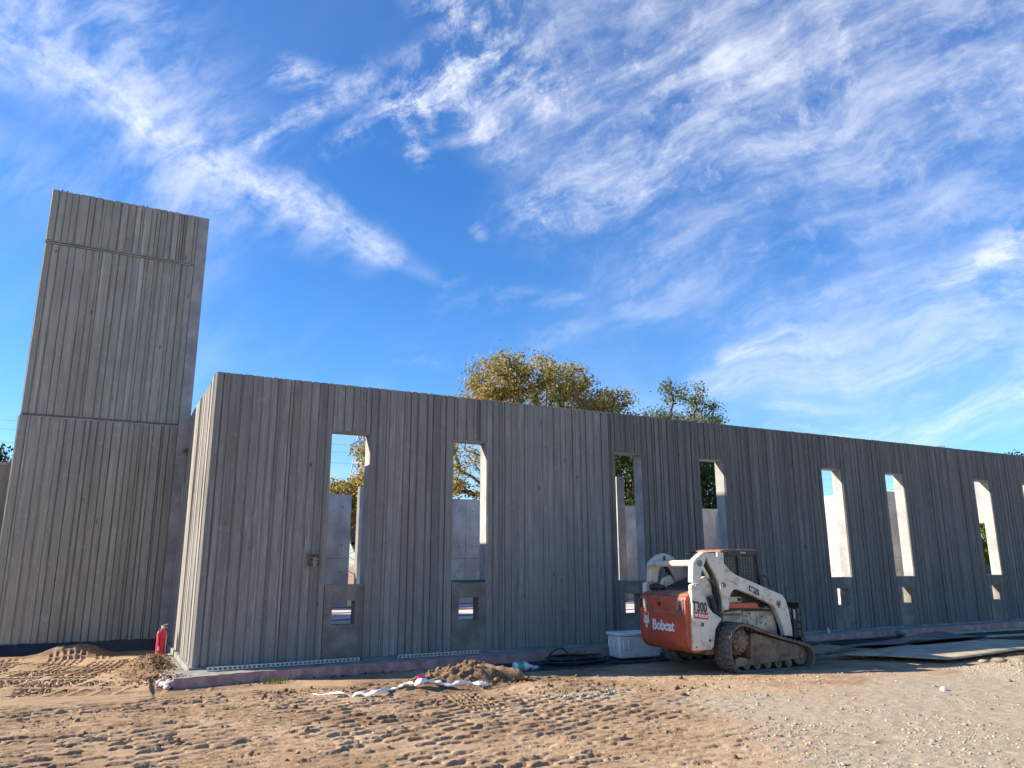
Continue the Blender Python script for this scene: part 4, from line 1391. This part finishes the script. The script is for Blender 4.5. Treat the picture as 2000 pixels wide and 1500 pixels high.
    for z in (.40, .98):
        MB().box(2.36, 2.46, -.80, .80, z, z + .10).build('carriage_bar', M['blacksteel'], fc, .008)
    for y in (-.80, -.60, -.40, -.20, .0, .20, .40, .60, .78):
        MB().box(2.385, 2.41, y, y + .022, .50, .98).build('carriage_upright', M['blacksteel'], fc)
    for z in (.62, .74, .86):
        MB().box(2.388, 2.407, -.79, .79, z, z + .018).build('carriage_rail', M['blacksteel'], fc)
    for y in (-.62, .50):
        MB().prism([(2.46, 1.04), (2.50, 1.04), (2.53, .12), (3.30, .09), (3.30, .06), (2.46, .05)], 'y', y, y + .11).build('fork', M['blacksteel'], fc, .006)
    MB().box(2.28, 2.37, -.72, .72, .46, .80).build('coupler', M['blacksteel'], fc, .012)
    MB().box(2.345, 2.352, -.70, -.66, .80, .96).build('white_tag', M['letters_white'], fc)
    # tracks
    def loop():
        pts = []
        C1, r1 = (.935, .485), .285
        C2, r2 = (2.245, .205), .19
        C3, r3 = (.90, .215), .20
        # outer profile: around sprocket, down the tail, along the ground, around the idler, back over the top
        import itertools
        prof = [(.66, .56), (.72, .68), (.82, .755), (.935, .775), (1.06, .755)]
        for t in np.linspace(0, 1, 12)[1:]:
            prof.append((1.06 + (2.27 - 1.06) * t, .755 + (.405 - .755) * t - .02 * math.sin(math.pi * t)))
        for a in np.linspace(75, -80, 9):
            prof.append((2.245 + .205 * math.cos(R(a)), .20 + .205 * math.sin(R(a))))
        for t in np.linspace(0, 1, 12)[1:]:
            prof.append((2.26 + (.88 - 2.26) * t, .0))
        prof += [(.78, .03), (.70, .09), (.655, .18), (.635, .28), (.635, .38), (.64, .47)]
        # resample evenly
        P = np.array(prof + [prof[0]]); seg = np.hypot(*np.diff(P, axis=0).T); cum = np.concatenate([[0], np.cumsum(seg)])
        n = 44
        s = np.linspace(0, cum[-1], n * 2 + 1)[:-1]
        return np.stack([np.interp(s, cum, P[:, 0]), np.interp(s, cum, P[:, 1])], -1)
    LP = loop()
    nL = len(LP)
    tang = np.roll(LP, -1, 0) - np.roll(LP, 1, 0); tang /= np.hypot(*tang.T)[:, None]
    nor = np.stack([-tang[:, 1], tang[:, 0]], -1)
    if ((LP - LP.mean(0)) * nor).sum() < 0: nor = -nor
    lug_me = MB().prism([(-.034, -.002), (-.028, .019), (.028, .019), (.036, -.002)], 'y', -.205, .205).mesh('lug')
    lug_me.materials.append(M['track'])
    for s in (-1, 1):
        a, b = yy(s, .57, .985)
        yc = (a + b) / 2
        mb = MB(); vs = []; fs = []
        for i in range(nL):
            o_, n_ = LP[i], nor[i]
            vs += [(o_[0], a, o_[1]), (o_[0], b, o_[1]), (o_[0] - n_[0] * .034, b, o_[1] - n_[1] * .034), (o_[0] - n_[0] * .034, a, o_[1] - n_[1] * .034)]
        for i in range(nL):
            j = (i + 1) % nL
            for k in range(4):
                fs.append((i * 4 + k, i * 4 + (k + 1) % 4, j * 4 + (k + 1) % 4, j * 4 + k))
        tr = mb.add(vs, fs).build('track', M['track'], root)
        for i in range(0, nL, 2):
            # two staggered lugs across the belt
            for h in (0, 1):
                k = (i + h) % nL
                o_, n_, t_ = LP[k], nor[k], tang[k]
                l = bpy.data.objects.new('lug', lug_me); COL.objects.link(l); l.parent = tr
                yh = yc + (.104 if h else -.104)
                l.matrix_local = Matrix(((t_[0], 0, n_[0], o_[0]), (0, .49, 0, yh), (t_[1], 0, n_[1], o_[1]), (0, 0, 0, 1)))
        tp = MB()
        for i in range(0, nL, 2):
            o_, n_, t_ = LP[i], nor[i], tang[i]
            if o_[1] > .1:
                c = o_ - n_ * .036
                q = [c - t_ * .018, c + t_ * .018, c + t_ * .012 - n_ * .045, c - t_ * .012 - n_ * .045]
                tp.prism([tuple(p) for p in q], 'y', yc - .06, yc + .10)
        tp.build('guide_teeth', M['track'], tr)['kind'] = 'stuff'
        # roller frame
        a2, b2 = yy(s, .60, .93)
        fr = MB().prism([(1.10, .20), (1.12, .60), (1.20, .615), (2.14, .385), (2.17, .33), (2.14, .165), (.78, .085), (.76, .20), (.86, .25)], 'y', a2, b2).build('roller_frame', M['mudframe'], root, .012)
        MB().prism([(1.20, .27), (1.20, .54), (1.58, .455), (1.62, .38), (1.60, .24)], 'y', *yy(s, .925, .942)).build('frame_cover', M['mudframe'], fr, .006)
        MB().prism([(1.66, .24), (1.68, .42), (2.10, .335), (2.08, .215)], 'y', *yy(s, .925, .940)).build('frame_cover', M['mudframe'], fr, .006)
        sk = MB()
        sp_pr = []
        for k in range(32):
            rr = .262 if k % 2 else .225
            an = 2 * math.pi * (k + .5) / 32
            sp_pr.append((.915 + rr * math.cos(an), .50 + rr * math.sin(an)))
        sk.prism(sp_pr, 'y', *yy(s, .74, .80))
        so = sk.build('drive_sprocket', M['mudframe'], root)
        MB().lathe([(0, s * .955), (.09, s * .955), (.10, s * .93), (.165, s * .925), (.175, s * .905), (.175, s * .78), (0, s * .78)], 22, 'y', (.915, 0, .50)).build('final_drive_hub', M['mudframe'], so, 0, 35)
        for k in range(9):
            an = 2 * math.pi * k / 9
            MB().lathe([(0, s * .945), (.016, s * .945), (.018, s * .92)], 6, 'y', (.915 + .135 * math.cos(an), 0, .50 + .135 * math.sin(an))).build('hub_bolt', M['rust'], so)
        for k in range(5):
            MB().lathe([(0, s * .935), (.03, s * .935), (.03, s * .915), (.068, s * .91), (.068, s * .64), (0, s * .64)], 16, 'y', (1.02 + k * .225, 0, .102)).build('track_roller', M['mudframe'], root, 0, 35)
        MB().lathe([(0, s * .90), (.05, s * .90), (.06, s * .87), (.155, s * .86), (.155, s * .66), (0, s * .66)], 20, 'y', (2.235, 0, .205)).build('idler_wheel', M['mudframe'], root, 0, 35)
    MB().box(.45, 2.05, -.58, .58, .26, .42).build('belly_pan', M['mudframe'], root, .02)


loader()


# ---------------------------------------------------------------- small things
def gz(x, y):
    return float(ground_h(np.array([x]), np.array([y]))[0])


def extinguisher():
    x, y, z = -.255, 2.93, .045
    root = empty('fire_extinguisher', (x, y, z), .3, label='red fire extinguisher standing against the sunlit return wall', cat='fire extinguisher')
    MB().lathe([(0, 0), (.086, 0), (.09, .015), (.09, .40), (.075, .445), (.04, .47), (.03, .485), (0, .485)], 24).build('cylinder', M['ext_red'], root, 0, 40)
    MB().lathe([(.0915, .05), (.0915, .065)], 24).build('base_band', M['rust_paint'], root, 0, 40)
    v = MB().lathe([(0, .48), (.025, .48), (.025, .53), (.018, .55), (0, .55)], 12).build('valve', M['steel'], root, 0, 40)
    MB().prism([(-.02, .535), (.10, .565), (.10, .578), (-.02, .555)], 'y', -.012, .012).build('squeeze_lever', M['steel'], v)
    MB().prism([(-.01, .515), (.095, .50), (.095, .512), (-.01, .53)], 'y', -.012, .012).build('carry_handle', M['steel'], v)
    MB().lathe([(0, -.05), (.022, -.05), (.022, -.02), (0, -.02)], 12, 'y', (0, 0, .51)).build('gauge', M['steel'], v, 0, 40)
    MB().tube([(-.02, 0, .52), (-.07, -.04, .50), (-.085, -.06, .40), (-.07, -.075, .25), (-.068, -.078, .16)], .010, 8).build('hose', M['black'], root, 0, 50)
    MB().tube([(-.068, -.078, .18), (-.066, -.08, .10)], .014, 8, True, .018).build('nozzle', M['steel'], root, 0, 50)
    lb = MB(); vs = []; n = 8
    for k in range(n + 1):
        a = R(-50 + 60 * k / n)
        vs += [(.0912 * math.cos(a), .0912 * math.sin(a), .17), (.0912 * math.cos(a), .0912 * math.sin(a), .36)]
    lb.add(vs, [(2 * k, 2 * k + 2, 2 * k + 3, 2 * k + 1) for k in range(n)])
    lb.build('label', M['yellow'], root)


extinguisher()


def cooler():
    root = empty('cooler', (8.0, -.93, -.04), -.10, label='grey white picnic cooler with a lid on the ground behind the loader', cat='cooler')
    def tub(x, y, z0, z1, taper):
        mb = MB()
        mb.add([(-x + taper, -y + taper, z0), (x - taper, -y + taper, z0), (x - taper, y - taper, z0), (-x + taper, y - taper, z0), (-x, -y, z1), (x, -y, z1), (x, y, z1), (-x, y, z1)],
               [(0, 3, 2, 1), (4, 5, 6, 7), (0, 1, 5, 4), (1, 2, 6, 5), (2, 3, 7, 6), (3, 0, 4, 7)])
        return mb
    body = tub(.48, .235, 0, .40, .03).build('body', M['cooler'], root, .03, 40)
    lid = tub(.50, .25, .405, .475, -.0).build('lid', M['cooler'], root, .022, 40)
    h = MB().tube([(-.485, -.10, .33), (-.515, -.10, .30), (-.51, -.09, .20), (-.505, .09, .20), (-.515, .10, .30), (-.485, .10, .33)], .016, 8)
    h.build('handle', M['cooler'], root, 0, 50)
    h = MB().tube([(-.40, -.25, .34), (-.40, -.275, .32), (-.395, -.27, .17), (-.28, -.27, .17), (-.28, -.275, .32), (-.28, -.25, .34)], .014, 8)
    h.build('latch_grip', M['cooler'], root, 0, 50)
    for k in range(6):
        MB().box(-.18 + .006 * k, -.02 - .01 * k, -.238 + .0 * k, -.222, .13 - .018 * k, .137 - .018 * k).build('moulded_rib', M['cooler'], body)
    lg = MB(); n = 20
    lg.add([(.20 + .07 * math.cos(2 * math.pi * k / n), -.241, .30 + .034 * math.sin(2 * math.pi * k / n)) for k in range(n)] +
           [(.20 + .07 * math.cos(2 * math.pi * k / n), -.222, .30 + .034 * math.sin(2 * math.pi * k / n)) for k in range(n)],
           [tuple(range(n)), tuple(range(2 * n - 1, n - 1, -1))] + [(k, (k + 1) % n, n + (k + 1) % n, n + k) for k in range(n)])
    lg.build('oval_badge', M['logo_blue'], body)


cooler()


def bottle(x, y, rz, label, L=.30, r=.065, clear=False, stand=False):
    root = empty('plastic_bottle', (x, y, gz(x, y) + (0 if stand else r - .005)), rz, label=label, cat='bottle')
    prof = [(0, 0), (r * .92, 0), (r, .012), (r, L * .62), (r * .85, L * .72), (r * .30, L * .90), (r * .28, L * .95), (0, L * .95)]
    ax = 'z' if stand else 'x'
    MB().lathe(prof, 18, ax).build('body', M['clear'] if clear else M['bottle'], root, 0, 40)
    MB().lathe([(0, L * .955), (r * .34, L * .955), (r * .34, L), (0, L)], 12, ax).build('cap', M['letters_white'], root, 0, 40)
    MB().lathe([(r * 1.012, L * .17), (r * 1.012, L * .52)], 18, ax).build('label', M['clear'] if clear else M['bottle_label'], root, 0, 40)


bottle(5.04, -1.47, -.18, 'white plastic jug with green label lying on its side by the kerb', .34, .078)
bottle(5.42, -1.45, .4, 'small clear bottle lying beside the white jug', .19, .032, True)
bottle(14.3, kerb_y(14.3) + .25, 0, 'small clear drink bottle standing upright on the kerb near the loader forks', .24, .036, True, True)


def coil(name, cx, cy_, turns, rx, ry, rad, mat, label, cat, z0=0., seed=1, extra=None, dz=.012):
    rr = random.Random(seed)
    pts = []
    n = int(turns * 26)
    ph = [rr.uniform(0, 6) for _ in range(4)]
    for i in range(n + 1):
        a = 2 * math.pi * i / 26
        w = 1 + .22 * math.sin(a * .37 + ph[0]) + .12 * math.sin(a * .9 + ph[1])
        pts.append((cx + rx * w * math.cos(a) + .12 * rx * math.sin(a * .21 + ph[2]), cy_ + ry * w * math.sin(a), z0 + rad + dz * i / 26 + .03 * max(0, math.sin(a * .5 + ph[3])) * (1 if dz > .008 else .2)))
    if extra:
        pts = extra + pts
    o = MB().tube(pts, rad, 6).build(name, mat, None, 0, 60)
    tag(o, label, cat)
    return o


coil('hose_coil', 6.55, -1.12, 9, .50, .24, .02, M['hose'], 'heap of black hose coiled on the ground between jug and cooler', 'hose', -.06, 3)
hoop = [(6.2 + .19 * math.cos(a), -1.05 + .05 * math.sin(2 * a), .11 + .10 * math.sin(a)) for a in np.linspace(-.9, 4.1, 26)]
tag(MB().tube(hoop, .017, 6).build('hose_loop', M['hose'], None, 0, 60), 'loop of black hose standing up out of the coiled heap', 'hose')


def lay(name, pts, r, mat, label, cat, lift=.0, n=7):
    out = []
    P = [Vector((p[0], p[1], 0)) for p in pts]
    for i in range(len(P) - 1):
        p0, p1, p2, p3 = P[max(i - 1, 0)], P[i], P[i + 1], P[min(i + 2, len(P) - 1)]
        for k in range(n):
            t = k / n
            q = .5 * ((2 * p1) + (p2 - p0) * t + (2 * p0 - 5 * p1 + 4 * p2 - p3) * t * t + (3 * p1 - p0 - 3 * p2 + p3) * t ** 3)
            out.append((q.x, q.y, gz(q.x, q.y) + r * .8 + lift))
    q = P[-1]; out.append((q.x, q.y, gz(q.x, q.y) + r * .8 + lift))
    return tag(MB().tube(out, r, 6).build(name, mat, None, 0, 60), label, cat)


lay('black_cable', [(6.9, -1.5), (7.5, -1.72), (8.3, -1.62), (9.6, -1.75), (10.6, -1.5), (11.4, -1.15), (12.6, -.95), (14, -.95)], .018, M['hose'],
    'black cable running from the coil past the loader', 'cable')
lay('black_cable', [(6.3, -.85), (5.9, -.92), (5.6, -.80), (5.4, -.86), (5.1, -.82)], .014, M['hose'], 'short black cable end curling along the kerb by the jug', 'cable')
lay('black_cable', [(10.7, -.8), (11.5, -.72), (12.4, -.84), (13.3, -.70), (14.6, -.66), (15.6, -.80)], .022, M['hose'], 'black cable lying against the kerb right of the loader', 'cable')
coil('green_hose', 4.87, .12, 5, .30, .085, .011, M['green_hose'], 'green hose coiled on the sill of the second tall opening', 'hose', 1.38, 9, None, .006)


def ribbon():
    ctl = [(1.35, -2.55, .0, .03), (1.8, -2.88, .01, .07), (2.10, -3.05, .05, .10), (2.35, -2.90, .02, .05), (2.60, -2.88, .02, .05), (2.76, -3.0, .10, .12), (2.95, -2.95, .04, .06),
           (3.15, -3.05, .06, .06), (3.32, -3.12, .10, .06), (3.50, -3.10, .08, .02), (3.58, -3.16, .08, .10), (3.72, -3.22, .06, .09)]
    rr = random.Random(2)
    vs = []; n = 0
    for i in range(len(ctl) - 1):
        a, b = ctl[i], ctl[i + 1]
        for k in range(6):
            t = k / 6
            x, y, z, w = [a[j] + (b[j] - a[j]) * t for j in range(4)]
            zz = gz(x, y) + z + .012
            cr = .035 * rr.uniform(0, 1) * (w > .05)
            vs += [(x, y - w * .5, zz - .3 * z), (x + rr.uniform(-.02, .02), y, zz + .6 * cr + w * .13), (x + rr.uniform(-.02, .02), y + w * .6, zz + rr.uniform(-.01, .02))]
            n += 1
    fs = []
    for i in range(n - 1):
        for k in range(2):
            fs.append((i * 3 + k, i * 3 + 3 + k, i * 3 + 4 + k, i * 3 + 1 + k))
    me = MB().add(vs, fs).mesh('plastic_strip')
    o = link_mesh('plastic_strip', me, M['ribbon'], None, 0, 35)
    s = o.modifiers.new('thick', 'SOLIDIFY'); s.thickness = .004
    tag(o, 'crumpled white plastic strip trailing across the soil heap', 'plastic strip')


ribbon()
z = gz(2.95, -2.6)
m = MB().lathe([(0, 0), (.036, 0), (.04, .012), (.038, .05), (.030, .08), (.039, .10), (.034, .13), (0, .13)], 14, 'x')
o = m.build('crushed_can', M['can'], None, 0, 40); o.location = (2.86, -2.62, z + .06); o.rotation_euler = (0, -.1, .5)
tag(o, 'crushed magenta drink can lying on top of the white strip', 'can')


def clay_log():
    rr = random.Random(4)
    P = [(3.78, -2.62), (3.95, -2.70), (4.12, -2.79), (4.28, -2.87), (4.44, -2.95)]
    mb = MB()
    n = 14; vs = []; fs = []
    pts = []
    for i in range(17):
        t = i / 16 * 4; k = min(3, int(t)); f = t - k
        x = P[k][0] + (P[k + 1][0] - P[k][0]) * f; y = P[k][1] + (P[k + 1][1] - P[k][1]) * f
        pts.append((x, y, .19 - .115 * i / 16))
    for i, p in enumerate(pts):
        rad = .085 * (0.55 if i in (0, 16) else (.9 if i in (1, 15) else 1)) * rr.uniform(.92, 1.08)
        for k in range(n):
            a = 2 * math.pi * k / n
            r2 = rad * rr.uniform(.9, 1.1)
            vs.append((p[0] + r2 * math.cos(a) * .35, p[1] + r2 * math.cos(a) * .9, p[2] + r2 * math.sin(a)))
    for i in range(16):
        for k in range(n):
            fs.append((i * n + k, i * n + (k + 1) % n, (i + 1) * n + (k + 1) % n, (i + 1) * n + k))
    fs += [tuple(range(n - 1, -1, -1)), tuple(range(16 * n, 17 * n))]
    o = mb.add(vs, fs).build('clay_lump', M['clod_pale'], None, 0, 70)
    tag(o, 'long rounded lump of clay on the right end of the soil heap', 'clay lump')


M['clod_pale'] = plain('pale_clay', (.33, .20, .105), .95, 0, .35, 7, .012, (.17, .10, .055), .5, 9, obj_space=False)
clay_log()

# sheets, boards and rubble on the right
def sheet(name, corners, mat, label, cat, z, thick=.018, curl=0.0, n=12, wav=.02, seed=1):
    rr = random.Random(seed)
    A, B, C, D = [Vector((*c, 0)) for c in corners]
    ph = rr.uniform(0, 6)
    vs = []
    for i in range(n + 1):
        for j in range(n + 1):
            u, v = i / n, j / n
            p = A * (1 - u) * (1 - v) + B * u * (1 - v) + C * u * v + D * (1 - u) * v
            zz = z + wav * math.sin(u * 5 + ph) * math.cos(v * 4 + ph) + curl * max(0, (u - .72) / .28) ** 2 * (1 - .55 * v) + .4 * curl * max(0, (.12 - v) / .12) ** 2 * u
            vs.append((p.x, p.y, zz))
    fs = [(i * (n + 1) + j, (i + 1) * (n + 1) + j, (i + 1) * (n + 1) + j + 1, i * (n + 1) + j + 1) for i in range(n) for j in range(n)]
    me = MB().add(vs, fs).mesh(name)
    o = link_mesh(name, me, mat, None, 0, 50)
    s = o.modifiers.new('thick', 'SOLIDIFY'); s.thickness = thick
    return tag(o, label, cat)


sheet('plywood_sheet', [(11.0, -3.2), (12.15, -4.62), (14.9, -4.35), (13.6, -2.75)], M['plywood'], 'weathered plywood sheet lying half in sunlight right of the loader', 'plywood sheet', .05, .02, 0, 8, .008, 2)
sheet('plywood_sheet', [(13.7, -2.9), (14.95, -4.3), (17.6, -4.0), (16.3, -2.7)], M['plywood'], 'second plywood sheet at the right edge of the photo beyond the first', 'plywood sheet', .065, .02, 0, 8, .008, 5)
sheet('dark_sheet', [(12.6, -1.95), (14.1, -2.6), (17.2, -2.35), (17.6, -.75)], M['tarp'], 'dark blue grey sheet with a curled up corner near the kerb', 'sheet', .02, .006, .11, 14, .02, 3)
for i, (a, b, w, lab) in enumerate((((10.1, -2.75), (12.6, -2.35), .10, 'dark timber plank nearest the loader track'), ((10.4, -3.05), (11.6, -3.25), .09, 'short dark plank under the edge of the plywood'))):
    d = Vector((b[0] - a[0], b[1] - a[1], 0)); L = d.length
    o = MB().box(0, L, 0, w, 0, .035).build('plank', M['mudframe'], None, .004)
    o.location = (a[0], a[1], gz(*a) + .012); o.rotation_euler = (0, 0, math.atan2(d.y, d.x))
    tag(o, lab, 'plank')
for i, (a, b, lab) in enumerate((((16.4, -.62), (21.5, -.85), 'pale timber batten lying along the kerb at far right'), ((17.6, -1.95), (21.5, -2.4), 'pale timber batten nearer the dark sheet at far right'))):
    d = Vector((b[0] - a[0], b[1] - a[1], 0))
    o = MB().box(0, d.length, 0, .06, 0, .05).build('batten', M['timber'], None, .004)
    o.location = (a[0], a[1], gz(*a) + .005); o.rotation_euler = (0, 0, math.atan2(d.y, d.x))
    tag(o, lab, 'batten')
P = np.array([(16.35, -.62, .05)]); o = stones('stone', P, np.array([.16]), M['kerb_top'], .6)
tag(o, 'pale angular stone at the left end of the kerb batten', 'stone')
P = np.array([(12.55, -5.28, .09), (12.85, -5.45, .08), (12.40, -5.10, .06)])
o = stones('concrete_chunk', P, np.array([.17, .20, .11]), M['block'], .45); tag(o, 'broken concrete chunk on the gravel pile at the right edge', 'rubble')
o = MB().lathe([(0, 0), (.035, 0), (.045, .02), (.042, .05), (.02, .07), (0, .072)], 12).build('foam_cup', M['letters_white'], None, 0, 40)
o.location = (9.35, -6.35, gz(9.35, -6.35)); o.rotation_euler = (1.1, .3, 0); tag(o, 'small white foam cup lying on the sunny gravel', 'cup')
vs, fs = [], []
rr = random.Random(6)
for i in range(9):
    x, y = 3.86 + i * .045, -.98 + .05 * math.sin(i * 1.3)
    vs += [(x, y, gz(x, y) + .008 + .02 * rr.random()), (x + .02, y + .06, gz(x, y) + .02 + .04 * rr.random())]
o = MB().add(vs, [(2 * i, 2 * i + 2, 2 * i + 3, 2 * i + 1) for i in range(8)]).build('yellow_tape', M['yellow'])
s = o.modifiers.new('thick', 'SOLIDIFY'); s.thickness = .002
tag(o, 'crumpled bit of yellow tape in the shade by the kerb', 'tape')


def litter():
    n = 900
    x = np.concatenate([rng.uniform(9.5, 22, 620), rng.uniform(.5, 9, 280)])
    y = np.array([kerb_y(v) for v in x]) - np.abs(rng.normal(0, .16, n)) - .03
    z = ground_h(x, y) + .012
    s = rng.uniform(.012, .04, n)
    a = rng.uniform(0, 6.28, n)
    u = np.stack([np.cos(a), np.sin(a), rng.normal(0, .25, n)], -1) * s[:, None]
    w = np.stack([-np.sin(a), np.cos(a), rng.normal(0, .35, n)], -1) * s[:, None] * .6
    C = np.stack([x, y, z], -1)
    V = np.stack([C - u, C - w + [0, 0, .008], C + u, C + w + [0, 0, .008]], 1).reshape(-1, 3)
    me = bpy.data.meshes.new('leaf_litter')
    me.from_pydata(V.tolist(), [], [t for i in range(n) for t in ((4 * i, 4 * i + 1, 4 * i + 2), (4 * i, 4 * i + 2, 4 * i + 3))])
    o = link_mesh('leaf_litter', me, M['litter'])
    tag(o, 'dry leaves and scraps drifted along the kerb', None, None, 'stuff')


litter()
# weeds by the kerb corner
rr = random.Random(8)
mb = MB()
for k in range(46):
    x, y = 1.15 + rr.gauss(0, .10), -.95 + rr.gauss(0, .05)
    h, a = rr.uniform(.05, .14), rr.uniform(0, 6.28)
    z = gz(x, y)
    mb.add([(x - .008, y, z), (x + .008, y, z), (x + .5 * h * math.cos(a), y + .5 * h * math.sin(a), z + h)], [(0, 1, 2)])
me = bpy.data.meshes.new('weeds'); me.from_pydata(mb.v, [], mb.f)
o = link_mesh('weeds', me, M['leaf_hedge'])
tag(o, 'small tuft of weeds at the foot of the kerb', None, None, 'stuff')
